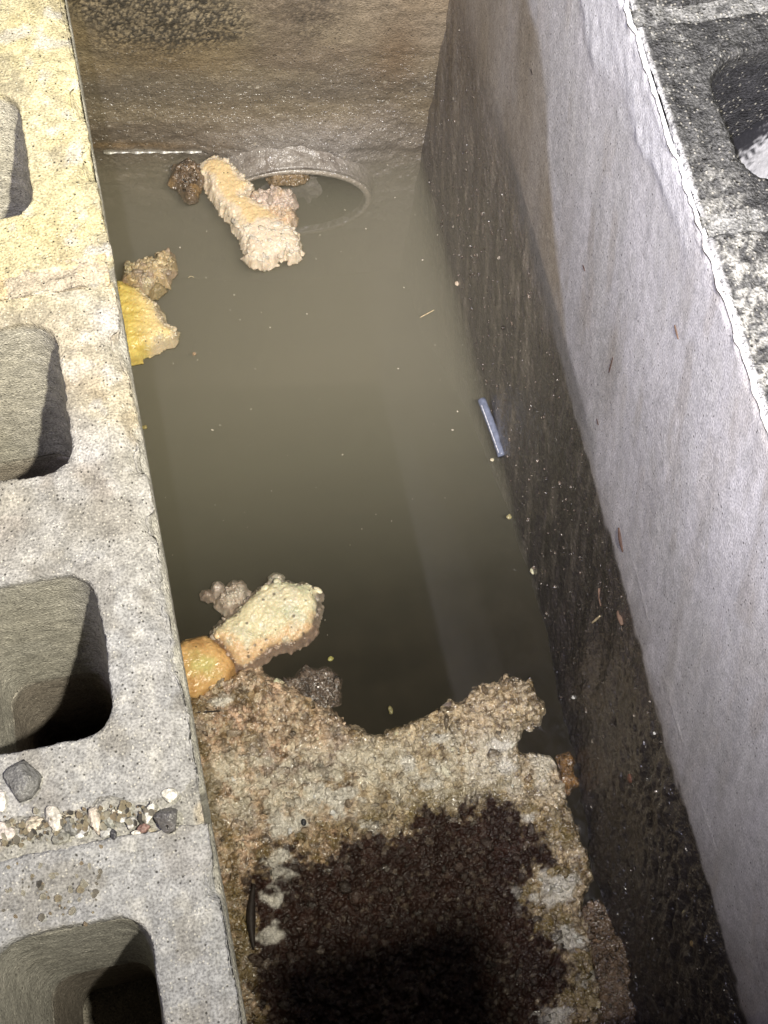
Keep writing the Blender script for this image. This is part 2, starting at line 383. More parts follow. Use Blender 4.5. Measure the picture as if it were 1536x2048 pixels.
# ------------------------------------------------------------------ rendered wall on the right: render over hollow blocks, sludge up to the old water level
rw = empty("block_wall", (0.54, 0.5, -0.745), "rendered tank wall, pale smooth face above a black sludge band, damp dark blocks on top", "wall")
def right_wall():
    ys = np.concatenate([np.linspace(-0.2, 0.0, 40), np.linspace(0.002, 1.16, 470)]); zs = np.concatenate([np.linspace(-1.25, -0.9, 40), np.linspace(-0.8975, 0.0004, 380)])
    Y, Z = np.meshgrid(ys, zs, indexing='ij'); q = np.stack([np.zeros(Y.size), Y.ravel(), Z.ravel()], 1)
    y, z = q[:, 1], q[:, 2]
    tr = np.stack([q[:, 0], 0.90 * y - 0.43 * z, 0.43 * y + 0.90 * z], 1)
    qs = tr * (1, 1, 0.45)
    wav = fbm(q, 4, 2, 90) * 0.005 + fbm(q, 60, 3, 91) * 0.004
    line = -0.425 + wav * (0.5 + 0.8 * sstep(0.75, 0.2, y))
    sl = 1 - sstep(-0.004, 0.006, z - line)                    # below the old water line
    nearend = 1 - sstep(-0.05, 0.5, y)
    lump, rid = worley(qs, 95, 92); lump2, rid2 = worley(qs, 240, 93)
    thick = sl * (0.003 + 0.004 * nearend + 0.004 * fbm(qs, 30, 4, 94) + (0.5 - lump) * 0.006 * (0.35 + nearend) + (0.5 - lump2) * 0.002)
    thick = thick * sstep(0.0, 0.03, line - z) * (1 - 0.55 * sstep(0.3, 0.5, y))
    foot = (1 - sstep(-0.80, -0.66, z)) * (0.0012 + 0.028 * nearend) * (0.8 + 0.5 * fbm(q, 14, 3, 97))
    edge_lip = np.exp(-((z - line + 0.006) / 0.004) ** 2) * 0.0
    x = FACE_X - thick - foot - edge_lip
    x = x + fbm(q, 5, 2, 95) * 0.0012 * sstep(0.0, -0.12, z) + fbm(qs, 90, 3, 96) * 0.00008 * (1 - sl) + fbm(qs, 260, 2, 98) * 0.0004 * (0.15 + sl)
    up = sstep(-0.065, -0.035, z + 0.03 * fbm(q, 13, 3, 99) + 0.03 * sstep(0.5, 0.85, y)) * sstep(0.44, 0.6, y)   # a thicker late coat near the top
    x = x - up * (0.0015 + 0.0005 * fbm(tr * (1, 1, 0.6), 110, 3, 101))
    x = x + 0.0004 * sstep(-0.008, 0.0, z + 0.005 * fbm(q, 40, 3, 102)) ** 2 + 0.002 * sstep(-0.012, 0.0, z) * fbm(q, 90, 3, 103)
    scr = np.exp(-((z + 0.375 + 0.02 * (y - 0.2) + 0.004 * fbm(q, 8, 2, 104)) / 0.0022) ** 2) * sstep(0.40, 0.33, y) * sstep(0.05, 0.12, y) * sstep(-0.25, 0.35, fbm(q, 55, 3, 105))
    x = x - scr * 0.0005
    x = np.minimum(x, 0.4412)
    global WALL; WALL = (ys, zs, x.reshape(Y.shape))
    P = np.stack([x.reshape(Y.shape), Y, Z], -1)
    c = np.tile((0.62, 0.605, 0.62), (len(q), 1))
    c = c * (1 + 0.13 * fbm(tr * (1, 1, 0.6), 22, 5, 136, 0.65))[:, None]
    c = mixc(c, (0.50, 0.49, 0.475), sstep(-0.1, 0.7, fbm(qs, 14, 4, 110)) * 0.45)
    c = mixc(c, (0.58, 0.57, 0.56), sstep(0.0, 0.6, fbm(qs, 60, 4, 109)) * 0.4)
    c = mixc(c, (0.36, 0.335, 0.31), sstep(0.3, 0.7, fbm(tr * (1, 1.8, 0.3), 14, 4, 108)) * sstep(-0.1, -0.3, z) * 0.3)
    c = mixc(c, (0.43, 0.395, 0.35), sstep(0.25, 0.75, fbm(qs * (1, 1, 0.5), 26, 4, 111)) * 0.3)
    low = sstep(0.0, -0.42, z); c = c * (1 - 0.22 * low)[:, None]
    mid = -0.42 + 0.235 * sstep(0.50, 0.95, y) + 0.012 * fbm(q, 12, 3, 112)
    br = 1 - sstep(-0.012, 0.012, z - mid)
    c = mixc(c, (0.31, 0.27, 0.215), br * (0.78 + 0.22 * fbm(qs, 20, 3, 113)) * (0.55 + 0.45 * sstep(0.45, 0.7, y)))
    c = mixc(c, (0.26, 0.24, 0.225), np.exp(-np.maximum(z - line, 0) / (0.012 + 0.03 * np.maximum(0, fbm(q * (1, 3, 0.3), 12, 3, 107) + 0.3))) * 0.75)
    st_ = fbm(tr * (1, 1, 0.10), 75, 4, 117); c = c * (1 + 0.09 * st_)[:, None]
    c = mixc(c, (0.30, 0.25, 0.19), sstep(0.35, 0.8, fbm(tr * (1, 1, 0.3), 38, 4, 106)) * 0.25)
    db = np.exp(-(np.maximum(0, np.abs(z - line - 0.018) - 0.012) / 0.008) ** 2)
    c = mixc(c, (0.175, 0.170, 0.165), db * 0.8 * sstep(0.46, 0.56, y) * sstep(1.0, 0.8, y))
    c = mixc(c, (0.76, 0.76, 0.79), up * 0.85)
    sc_ = np.tile((0.052, 0.045, 0.050), (len(q), 1))
    sc_ = mixc(sc_, (0.088, 0.075, 0.078), sstep(0.1, 0.8, fbm(qs * (1, 1.6, 0.5), 45, 4, 115)) * 0.8)
    sc_ = sc_ * (1 + 0.5 * fbm(tr * (1, 1, 0.14), 85, 4, 120))[:, None]
    sc_ = mixc(sc_, (0.18, 0.15, 0.125), ((rid2 > 0.86) * 0.7) * (0.3 + 0.7 * sstep(0.3, 0.8, y)))
    sc_ = sc_ * (1 - 0.35 * sstep(0.75, 0.35, y))[:, None]; sc_ = mixc(sc_, (0.026, 0.022, 0.022), nearend * 0.75)
    sc_ = sc_ * 0.8
    sc_ = mixc(sc_, (0.165, 0.148, 0.135), sstep(0.45, 0.9, y) * (0.75 + 0.3 * st_))
    sc_ = mixc(sc_, (0.24, 0.21, 0.175), sstep(0.1, 0.7, fbm(qs * (1, 1.2, 0.6), 60, 3, 118)) * sstep(0.25, 0.7, y) * 0.7)
    sl = 1 - sstep(-0.004 - 0.03 * sstep(0.55, 0.85, y), 0.006 + 0.05 * sstep(0.55, 0.85, y), z - line + (0.003 + 0.01 * sstep(0.5, 0.75, y)) * fbm(qs, 60, 3, 119))
    c = c * (1 - sl)[:, None] + sc_ * sl[:, None]
    c = mixc(c, (0.62, 0.61, 0.58), scr * 0.35 * sstep(-0.2, 0.5, fbm(q, 50, 2, 116)))
    wet = sl * 0.6 + br * 0.12
    link("render_coat", solid_grid("render_coat", P, (0.0045, 0, 0), c, wet, flip=True), M_RENDER, rw)
    def colr(v, n):
        c = np.tile((0.125, 0.125, 0.125), (len(v), 1))
        c = mixc(c, (0.21, 0.21, 0.205), sstep(-0.2, 0.6, fbm(v, 12, 3, 121)))
        c = mixc(c, (0.07, 0.07, 0.072), sstep(0.1, 0.7, fbm(v, 30, 3, 122)) * 0.7)
        sm = 1 - sstep(0.0, 0.03, v[:, 0] - 0.447 - 0.055 * sstep(0.55, 0.42, v[:, 1]) - 0.008 * sstep(0.7, 0.55, v[:, 1]) - 0.02 * fbm(v, 40, 3, 123))
        sm = sm * (0.08 + 0.92 * sstep(0.60, 0.5, v[:, 1]))
        c = mixc(c, (0.62, 0.61, 0.57), sm * sstep(-0.2, 0.25, fbm(v, 240, 3, 124)) * 0.85)
        c = mixc(c, (0.5, 0.5, 0.48), sstep(0.35, 0.7, fbm(v, 260, 2, 125)) * sstep(-0.2, 0.5, fbm(v, 18, 2, 126)) * 0.8)
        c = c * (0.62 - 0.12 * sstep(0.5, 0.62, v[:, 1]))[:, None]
        c = mixc(c, (0.02, 0.02, 0.022), sstep(0.1, 0.6, fbm(v, 70, 3, 128)) * 0.6)
        c = mixc(c, (0.45, 0.45, 0.46), sstep(0.4475, 0.4455, v[:, 0]) * 0.9)
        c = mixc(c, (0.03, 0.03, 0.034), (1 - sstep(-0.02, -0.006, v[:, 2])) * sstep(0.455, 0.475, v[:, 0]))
        return c
    for k, (y0, y1, cs) in enumerate(((0.522, 0.705, [(0.548, 0.668)]), (0.12, 0.508, [(0.33, 0.47), (0.15, 0.29)]), (0.72, 1.11, [(0.75, 0.87), (0.93, 1.06)]), (-0.235, 0.106, [(-0.04, 0.08), (-0.19, -0.08)]))):
        me = hollow_block("concrete_block", 0.4434, 0.64, y0, y1, -0.21, 0.002 + 0.002 * (k == 2), [(0.487, 0.605, a, b) for a, b in cs], voxel=0.0026 if k < 3 else 0.006, r=0.035 if k == 0 else 0.028)
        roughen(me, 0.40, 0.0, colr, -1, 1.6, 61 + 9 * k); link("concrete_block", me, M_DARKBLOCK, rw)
    # smooth grout half filling the open core
    xs = np.linspace(0.480, 0.612, 110); ys = np.linspace(0.54, 0.68, 110); X, Yg = np.meshgrid(xs, ys, indexing='ij')
    q = np.stack([X.ravel(), Yg.ravel(), np.zeros(X.size)], 1)
    zz = -0.045 - 0.35 * np.maximum(0, (q[:, 1] - 0.58)) - 1.1 * np.maximum(0, 0.585 - q[:, 0]) + fbm(q, 40, 3, 130) * 0.003
    link("grout_fill", solid_grid("grout_fill", np.stack([X, Yg, zz.reshape(X.shape)], -1), (0, 0, -0.12), mixc(np.tile((0.42, 0.42, 0.44), (len(q), 1)), (0.025, 0.025, 0.03), sstep(-0.006, 0.012, q[:, 1] - 0.603 - 0.5 * (q[:, 0] - 0.50) + 0.010 * fbm(q, 420, 2, 134) + 0.006 * fbm(q, 60, 2, 135)))), M_RENDER_DRY, rw)
    # block core of the wall behind the coat
    bm = bmesh.new(); R = [(0.455, -0.235), (0.64, -0.235), (0.64, 1.11), (0.455, 1.11)]; prism(bm, R, R, -0.213, -1.25)
    me = bpy.data.meshes.new("wall_base"); bmesh.ops.recalc_face_normals(bm, faces=bm.faces); bm.to_mesh(me); bm.free()
    set_cols(me, np.tile((0.14, 0.14, 0.14), (len(me.vertices), 1))); link("wall_base", me, M_DARKBLOCK, rw)
    for ya, yb, wh in ((0.504, 0.526, 0), (0.702, 0.724, 1), (0.102, 0.124, 0)):
        xs = np.linspace(0.4425, 0.638, 90); ys = np.linspace(ya, yb, 14); X, Yg = np.meshgrid(xs, ys, indexing='ij')
        q = np.stack([X.ravel(), Yg.ravel(), np.zeros(X.size)], 1); zz = 0.0012 + fbm(q, 70, 4, 131) * 0.002
        cc = np.tile((0.2, 0.2, 0.195), (len(q), 1)); cc = mixc(cc, (0.07, 0.07, 0.07), sstep(-0.1, 0.4, fbm(q, 60, 3, 133)))
        link("mortar_joint", solid_grid("mortar_joint", np.stack([X, Yg, zz.reshape(X.shape)], -1), (0, 0, -0.2), cc), M_DARKBLOCK, rw)
M_RENDER_DRY = grainy("grout", grain=300, contrast=0.15, pits=0.35, specks=0.2, bump=0.5, dist=0.001, rough=0.5, spec=0.5)
right_wall()

# ------------------------------------------------------------------ end walls
def wall_grit_glints(n=1000):
    rg = np.random.default_rng(77); ys, zs, X = WALL
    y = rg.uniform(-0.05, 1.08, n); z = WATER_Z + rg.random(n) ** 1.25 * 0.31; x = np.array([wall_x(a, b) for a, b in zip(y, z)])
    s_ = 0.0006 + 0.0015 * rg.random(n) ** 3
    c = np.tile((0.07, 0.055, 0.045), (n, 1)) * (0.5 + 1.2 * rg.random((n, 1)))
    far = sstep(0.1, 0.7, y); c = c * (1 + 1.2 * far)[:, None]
    m = rg.random(n) < 0.05 + 0.06 * far; c[m] = np.array((0.34, 0.30, 0.25)) * (0.6 + 0.7 * rg.random((m.sum(), 1)))  # pale lumps stand in for glints on the wet sludge
    many_lumps("sludge_grit_glints", np.stack([x - s_ * 0.2, y, z], 1), s_, c, np.ones(n), M_SCUM, rw, 0.8, 1, 5, nrm=1)

BA = np.array([-0.02, 1.1775]); BB = np.array([0.47, 1.1035])    # foot line of the far wall
BN = np.array([-(BB - BA)[1], (BB - BA)[0]]); BN = -BN / np.linalg.norm(BN)   # faces the camera
def far_wall():
    us = np.linspace(0, 1, 240); zs = np.concatenate([np.linspace(-1.25, -0.95, 30), np.linspace(-0.947, 0.0, 330)])
    U, Z = np.meshgrid(us, zs, indexing='ij'); L = np.linalg.norm(BB - BA)
    q = np.stack([U.ravel() * L, np.zeros(U.size), Z.ravel()], 1); u, z = q[:, 0], q[:, 2]
    qs = q * (0.6, 1, 1)
    rough = np.clip(1.25 * np.exp(-((u - 0.14) / 0.13) ** 2) * sstep(-0.60, -0.47, z) + 0.45 * fbm(q, 16, 3, 140) * sstep(-0.62, -0.5, z) - 0.05, 0, 1)
    wl, _ = worley(q, 250, 141)
    low = 1 - sstep(-0.70, -0.62, z + 0.02 * fbm(q, 15, 3, 142))
    d = fbm(q, 8, 3, 143) * 0.004 + fbm(qs, 60, 4, 144) * 0.0009 + fbm(q, 220, 2, 145) * 0.0005 + rough * (wl - 0.5) * 0.0032 + low * (0.002 + 0.0018 * fbm(q, 50, 4, 146))
    mud = np.exp(-((u - 0.30) / 0.12) ** 2) * (1 - sstep(-0.73, -0.665, z))
    d = d + mud * (0.016 + 0.003 * fbm(q, 60, 3, 147))
    P = np.zeros((len(q), 3)); P[:, :2] = BA + (BB - BA) * (u / L)[:, None] + BN * d[:, None]; P[:, 2] = z
    c = np.tile((0.30, 0.245, 0.16), (len(q), 1))
    c = mixc(c, (0.19, 0.15, 0.105), sstep(-0.1, 0.6, fbm(qs, 11, 4, 150)) * 0.85)
    c = mixc(c, (0.30, 0.225, 0.12), sstep(0.15, 0.7, fbm(qs, 11, 3, 151)) * 0.6)
    c = mixc(c, (0.27, 0.22, 0.18), sstep(0.2, 0.45, u) * 0.5 * sstep(-0.66, -0.5, z))
    c = mixc(c, (0.035, 0.032, 0.026), rough * sstep(0.3, 0.62, wl) * 0.9)
    c = mixc(c, (0.40, 0.33, 0.20), rough * sstep(0.35, 0.1, wl) * 0.4)
    c = mixc(c, (0.135, 0.12, 0.105), np.exp(-((z + 0.62) / 0.04) ** 2) * 0.6)
    c = mixc(c, (0.20, 0.17, 0.14), low * (0.5 + 0.5 * sstep(0.1, 0.3, u)) * 0.8)
    c = mixc(c, (0.27, 0.18, 0.09), np.exp(-((z + 0.733) / 0.008) ** 2) * sstep(0.2, 0.1, u) * 0.7)
    c = mixc(c, (0.17, 0.11, 0.06), np.exp(-(((u - 0.41) / 0.03) ** 2 + ((z + 0.55) / 0.07) ** 2)) * 0.6)
    c = mixc(c, (0.27, 0.245, 0.22), np.clip(mud * 1.3, 0, 1) * 0.9)
    sp, sr = worley(q, 120, 152)
    c = mixc(c, (0.5, 0.45, 0.36), (sr > 0.965) * (sp < 0.25) * sstep(-0.5, -0.6, z) * 0.8)
    wet = 0.03 + 0.34 * (1 - sstep(-0.66, -0.5, z))
    o = link("end_wall", solid_grid("end_wall", P.reshape(U.shape + (3,)), (0, 0.19, 0), c, wet, flip=False), M_BACK)
    tag(o, "brown stained far wall of the tank with a rough blackened patch above the pipe", "wall")
    # the film of water that climbs the wall and catches the torch
    us = np.linspace(0.035, 0.165, 160) / L; k = np.linspace(0, 1, 6); U2, K = np.meshgrid(us, k, indexing='ij')
    w_ = 0.0030 * np.clip(0.75 + 0.5 * np.sin(us * L * 260) * np.sin(us * L * 91 + 1) , 0.12, 1.2)[:, None]
    P = np.zeros(U2.shape + (3,)); P[..., :2] = BA + (BB - BA) * U2[..., None] + BN * (0.0065 + (1 - K) * w_)[..., None]; P[..., 2] = WATER_Z + 0.0005 + K * w_ * 0.72
    f = link("waterline_film", solid_grid("waterline_film", P, (0, 0.012, -0.004), np.tile((0.3, 0.28, 0.24), (U2.size, 1)), np.ones(U2.size), flip=False), M_FILM, o)
far_wall()
def near_wall():
    xs = np.linspace(0.0, 0.44, 60); zs = np.linspace(-1.25, 0.0, 120); X, Z = np.meshgrid(xs, zs, indexing='ij')
    q = np.stack([X.ravel(), np.zeros(X.size), Z.ravel()], 1)
    y = -0.068 + fbm(q, 20, 4, 160) * 0.004
    c = np.tile((0.2, 0.18, 0.15), (len(q), 1)); c = mixc(c, (0.05, 0.04, 0.035), 1 - sstep(-0.45, -0.4, Z.ravel()))
    o = link("end_wall", solid_grid("end_wall", np.stack([X, y.reshape(X.shape), Z], -1), (0, -0.16, 0), c, np.full(len(q), 0.5), flip=True), M_BACK)
    tag(o, "near wall of the tank below the viewer, closing the sludge end", "wall")
near_wall()
def post():                                      # unseen post, added so that its shadow falls on the crust's near end
    me = bpy.data.meshes.new("shadow_post"); bm = bmesh.new()
    P = rounded(0.143, 0.226, -0.13, -0.045, 0.006); prism(bm, P, P, 0.585, 0.0); bmesh.ops.recalc_face_normals(bm, faces=bm.faces); bm.to_mesh(me); bm.free()
    o = link("shadow_post", me, plain("weathered_wood", (0.22, 0.17, 0.11), 0.8, 0.3, scale=60)); tag(o, "unseen square timber post added to cast a shadow on the crust", "post")
post()

# ------------------------------------------------------------------ water
def water():
    ts = np.concatenate([np.linspace(-0.078, 0.95, 12), np.linspace(0.96, 1.0, 4)])
    # rows from near end to the far wall, packed tight where the surface climbs the wall
    fr_ = np.concatenate([np.linspace(0, 0.96, 10), 1 - np.geomspace(0.03, 0.0006, 16), [1.0, 1.008]])
    us = np.linspace(0, 1, 60); U, T = np.meshgrid(us, fr_, indexing='ij')
    bx = BA[0] + (BB[0] - BA[0]) * U; by = BA[1] + (BB[1] - BA[1]) * U + 0.001
    X = np.where(T < 2, -0.02 + 0.49 * U, 0); Y = -0.09 + (by + 0.09) * T
    d = (by - Y); h = 0.0035 * np.exp(-np.maximum(d, 0) / 0.0028)
    q = np.stack([X.ravel(), Y.ravel(), 0 * X.ravel()], 1)
    h = h * (0.7 + 0.5 * fbm(q, 30, 2, 170).reshape(X.shape))
    P = np.stack([X, Y, WATER_Z + h], -1)
    o = link("water", solid_grid("water", P, (0, 0, -0.45), flip=False), M_WATER)
    tag(o, "murky olive brown water in the tank", "water", kind="structure")
water()

def darkening_bed():                                # unseen bed added to darken the near water, falling away to the inlet
    xs = np.linspace(-0.015, 0.46, 60); ys = np.linspace(-0.08, 1.19, 150); X, Y = np.meshgrid(xs, ys, indexing='ij')
    q = np.stack([X.ravel(), Y.ravel(), 0 * X.ravel()], 1)
    dep = np.interp(Y.ravel(), [0.3, 0.42, 0.50, 0.58, 0.68, 0.80, 0.95, 1.2], [0.007, 0.011, 0.021, 0.044, 0.085, 0.15, 0.27, 0.36]) + 0.002 * fbm(q, 9, 3, 175) * sstep(0.45, 0.6, Y.ravel())
    P = np.stack([X, Y, (WATER_Z - dep).reshape(X.shape)], -1)
    o = link("darkening_bed", solid_grid("darkening_bed", P, (0, 0, -0.6)), plain("dark_bed_surface", (0.014, 0.011, 0.007), 0.9, 0.1, scale=30, bump=0.2))
    tag(o, "unseen dark bed added under the murky water to darken its near end", "sludge", kind="structure")
darkening_bed()

# ------------------------------------------------------------------ inlet pipe, mouth half a hand out of the far wall
def pipe():
    e = empty("inlet_pipe", (0.256, 1.09, WATER_Z), "wide inlet pipe mouth at the far wall, drowned in the murky water", "pipe")
    cx, cz, rx, rz = 0.258, -0.820, 0.1085, 0.0835
    n = 128; a = np.linspace(0, 2 * math.pi, n, endpoint=False)
    y0 = 1.091 - 0.11 * (np.cos(a) * rx)                    # square to the skewed wall
    rings = []
    for k, (dr, dy) in enumerate(((0.0, 0.12), (0.0, 0.003), (-0.0008, 0.0006), (-0.004, 0.0), (-0.008, 0.0004), (-0.0095, 0.002), (-0.010, 0.12))):
        wv = 0.0006 * np.sin(3 * a + 1)
        rings.append(np.stack([cx + (rx + dr + wv) * np.cos(a), y0 + dy, cz + (rz + dr + wv) * np.sin(a)], 1))
    V = np.vstack(rings); R = len(rings)
    F = np.array([(k * n + i, k * n + (i + 1) % n, (k + 1) % R * n + (i + 1) % n, (k + 1) % R * n + i) for k in range(R - 1) for i in range(n)])
    c = np.tile((0.33, 0.30, 0.26), (len(V), 1)); c[:n * 2] = (0.42, 0.39, 0.34); c[n * 2:n * 4] = (0.40, 0.35, 0.29); c[n * 5:] = (0.10, 0.085, 0.065)  # inner rings painted dark for the shade inside the pipe
    o = link("pipe_wall", mesh_np("pipe_wall", V, F, c, np.full(len(V), 0.6)), M_MUCK, e)
    a2 = np.linspace(0, 2 * math.pi, 64, endpoint=False); rr = np.linspace(0, 1, 8)
    Vb = np.array([(cx + (rx - 0.0095) * r_ * math.cos(t_), 1.091 - 0.11 * math.cos(t_) * rx * r_ + 0.010 + 0.03 * (1 - r_), cz + (rz - 0.0095) * r_ * math.sin(t_)) for r_ in rr[1:] for t_ in a2])
    Fb = np.array([(k * 64 + i, k * 64 + (i + 1) % 64, (k + 1) * 64 + (i + 1) % 64, (k + 1) * 64 + i) for k in range(6) for i in range(64)])
    Fc = [tuple(f) for f in Fb.tolist()] + [tuple(range(64))[::-1]]
    link("bore_shade_disc", mesh_np("bore_shade_disc", Vb, Fc, np.tile((0.02, 0.016, 0.012), (len(Vb), 1)), np.zeros(len(Vb))), M_MUCK, e)  # dark disc added in place of the shade in the mouth
    # muck lying on the crown of the pipe, running back to the wall
    us = np.linspace(-1.02, 1.02, 200); ts = np.linspace(0, 1, 46); U, T = np.meshgrid(us, ts, indexing='ij')
    ang = math.pi / 2 - U * 1.45
    X = cx + (rx + 0.002) * np.cos(ang) * (1 + 0.10 * T); 
    Yr = 1.0915 - 0.11 * rx * np.cos(ang); yb = 1.1395 - 0.151 * (X - 0.258)
    Y = Yr + (yb + 0.004 - Yr) * T
    q = np.stack([X.ravel(), Y.ravel(), np.zeros(X.size)], 1)
    lumps, _ = worley(q, 75, 180)
    mid = np.exp(-((X.ravel() - 0.265) / 0.075) ** 2)
    h = 0.004 + (0.022 * T.ravel() ** 1.5 + 0.003) * (0.35 + 0.65 * mid) + sstep(0, 0.2, T.ravel()) * (fbm(q, 45, 4, 181) * 0.0022 + (0.45 - lumps) * 0.003 * mid)
    Z = cz + (rz + 0.0015) * np.sin(ang) + h.reshape(X.shape) * (0.5 + 0.5 * np.sin(ang)) - 0.0025 * (T < 0.01)
    c = np.tile((0.29, 0.26, 0.23), (len(q), 1)); c = mixc(c, (0.22, 0.19, 0.165), sstep(0, 0.7, fbm(q, 70, 3, 183))); c = mixc(c, (0.38, 0.345, 0.31), sstep(0.2, 0.8, fbm(q, 110, 3, 184)) * 0.7)
    link("muck_crust", solid_grid("muck_crust", np.stack([X, Y, Z], -1), (0, 0, -0.003), c, np.full(len(q), 0.5), flip=True), M_MUCK, e)
pipe()

# ------------------------------------------------------------------ floating scum: every floe has its own outline, thickness and lumps
def floe(name, px, colf, mat, top=0.012, draft=0.012, res=0.0011, edge=0.006, lump=(90, 0.004, 260, 0.0016), wob=(70, 0.003), seed=0, tilt=(0, 0), wetv=0.6, zref=0.006, parent=None, und=(40, 0.002), core=1.0):
    poly = np.array([on_z(a, b, WATER_Z + zref)[:2] for a, b in px])
    x0, y0 = poly.min(0) - 0.006; x1, y1 = poly.max(0) + 0.006
    xs = np.arange(x0, x1, res); ys = np.arange(y0, y1, res); X, Y = np.meshgrid(xs, ys, indexing='ij')
    q = np.stack([X.ravel(), Y.ravel(), np.full(X.size, seed * 0.37)], 1)
    d = sdist(poly, X.ravel(), Y.ravel())
    l1, r1 = worley(q, lump[0], 200 + seed); l2, r2 = worley(q, lump[2], 230 + seed)
    d = d + fbm(q, wob[0], 3, 260 + seed) * wob[1] * np.where(d < 0.004, 1, 0.3) + (0.5 - l1) * 0.35 / lump[0] * np.exp(-np.maximum(d, 0) / 0.003)
    prof = 1 - np.exp(-np.maximum(d, 0) / edge)
    h = top * prof + sstep(0, edge, d) * (fbm(q, und[0], 3, 280 + seed) * und[1] + ((0.5 - l1) * lump[1] * 1.6 + (0.45 - l2) * lump[3] * 1.8) * (core + (1 - core) * np.exp(-np.maximum(d, 0) / 0.005)) + fbm(q, 420, 2, 290) * 0.0007)
    c = poly.mean(0); h = h + prof * (tilt[0] * (q[:, 0] - c[0]) + tilt[1] * (q[:, 1] - c[1]))
    z = np.where(d > 0, WATER_Z + h - 0.0012, WATER_Z + np.maximum(-draft, d * 2.2) - 0.0012)
    keep = (d > -draft / 2.2 - res).reshape(X.shape)
    nu, nv = X.shape; fk = keep[:-1, :-1] & keep[1:, :-1] & keep[1:, 1:] & keep[:-1, 1:]
    F = grid_faces(nu, nv)[fk.ravel()]
    used = np.unique(F); rem = np.full(nu * nv, -1); rem[used] = np.arange(len(used)); F = rem[F]
    V = np.stack([q[:, 0], q[:, 1], z], 1)[used]; nV = len(V)
    # closed underneath by a flat belly
    B = V.copy(); B[:, 2] = WATER_Z - draft - 0.004
    E = np.concatenate([F[:, [0, 1]], F[:, [1, 2]], F[:, [2, 3]], F[:, [3, 0]]]); key = np.sort(E, 1); kk = key[:, 0].astype(np.int64) * nV + key[:, 1]
    u, inv, cnt = np.unique(kk, return_inverse=True, return_counts=True); bd = E[cnt[inv] == 1]
    side = np.stack([bd[:, 1], bd[:, 0], bd[:, 0] + nV, bd[:, 1] + nV], 1)
    Fa = np.vstack([F, F[:, ::-1] + nV, side])
    info = dict(q=q[used], d=d[used], h=h[used], l1=l1[used], r1=r1[used], l2=l2[used], r2=r2[used], n=len(used))
    col, wet = colf(info)
    if wet is None: wet = np.full(nV, wetv)
    me = mesh_np(name, np.vstack([V, B]), Fa, np.vstack([col, col * 0.5]), np.concatenate([wet, wet]))
    o = link(name, me, mat); LAST.clear(); LAST.update(info, poly=poly, z=V[:, 2], col=col)
    if parent:
        o.parent = parent; o.matrix_parent_inverse = Matrix.Translation(parent.location).inverted() if parent.type == 'EMPTY' else Matrix()
    return o
LAST = {}
def many_lumps(name, P, size, cols, wet, mat, parent, flat=0.6, sub=1, seed=0, nrm=None):
    """Curds, crumbs or grit caked on one thing: one mesh, each lump with its own size, squash, turn and colour."""
    bm = bmesh.new(); bmesh.ops.create_icosphere(bm, subdivisions=sub, radius=1.0)
    B = np.array([v.co[:] for v in bm.verts]); F = np.array([[v.index for v in f.verts] for f in bm.faces]); bm.free()
    rg = np.random.default_rng(seed); n = len(P); k = len(B)
    st = rg.uniform(0.45, 1.5, (n, 3)) * np.asarray(size)[:, None]; st[:, 2] *= flat
    w1, w2, w3 = (rg.normal(size=(n, 3)) for _ in range(3))
    g = 0.30 * np.einsum('kj,nj->nk', B, w1) * np.einsum('kj,nj->nk', B, w2) + 0.22 * np.abs(np.einsum('kj,nj->nk', B, w3)) + 0.10 * rg.normal(size=(n, k)).clip(-1.5, 1.5)
    V = B[None] * np.clip(0.85 + g, 0.35, 1.7)[:, :, None] * st[:, None, :]
    a = rg.uniform(0, 6.283, n); ca, sa = np.cos(a)[:, None], np.sin(a)[:, None]
    if nrm is None: V = np.stack([V[..., 0] * ca - V[..., 1] * sa, V[..., 0] * sa + V[..., 1] * ca, V[..., 2]], -1)
    else: V = np.stack([V[..., 2], V[..., 0] * ca - V[..., 1] * sa, V[..., 0] * sa + V[..., 1] * ca], -1)
    V = (V + np.asarray(P)[:, None]).reshape(-1, 3)
    F = (F[None] + (np.arange(n) * k)[:, None, None]).reshape(-1, 3)
    me = mesh_np(name, V, F, np.repeat(cols, k, 0), np.repeat(wet, k))
    o = link(name, me, mat); o["kind"] = "stuff"
    o.parent = parent; o.matrix_parent_inverse = Matrix.Translation(parent.location).inverted()
    return o
def curds(name, parent, n, r0, r1, mat, where=None, jitter=0.2, wetv=0.7, seed=0, pale=0.0, sub=1, pw=2.0):
    i = LAST; rg = np.random.default_rng(seed)
    w_ = (i["d"] > 0.0005).astype(float)
    if where is not None: w_ = w_ * where(i)
    idx = rg.choice(i["n"], n, p=w_ / w_.sum())
    s_ = r0 + (r1 - r0) * rg.random(n) ** pw
    wv = np.full(n, wetv) * np.clip(i["col"][idx].mean(1) / 0.12, 0.2, 1)
    P = np.stack([i["q"][idx, 0], i["q"][idx, 1], i["z"][idx] - s_ * 0.16], 1) + rg.normal(size=(n, 3)) * (0.0006, 0.0006, 0.0002)
    c = i["col"][idx] * (1 + jitter * rg.normal(size=(n, 1))) ; c = c * (1 - pale) + pale * np.array((0.74, 0.69, 0.6)) * (0.75 + 0.35 * rg.random((n, 1)))
    return many_lumps(name, P, s_, np.clip(c, 0.004, 0.88), wv, mat, parent, sub=sub, seed=seed)
rim = lambda w_: (lambda i: np.exp(-np.maximum(i["d"], 0) / w_))
wall_grit_glints()
def pz(pts, ox, oy, s): return [(ox + a / s, oy + b / s) for a, b in pts]
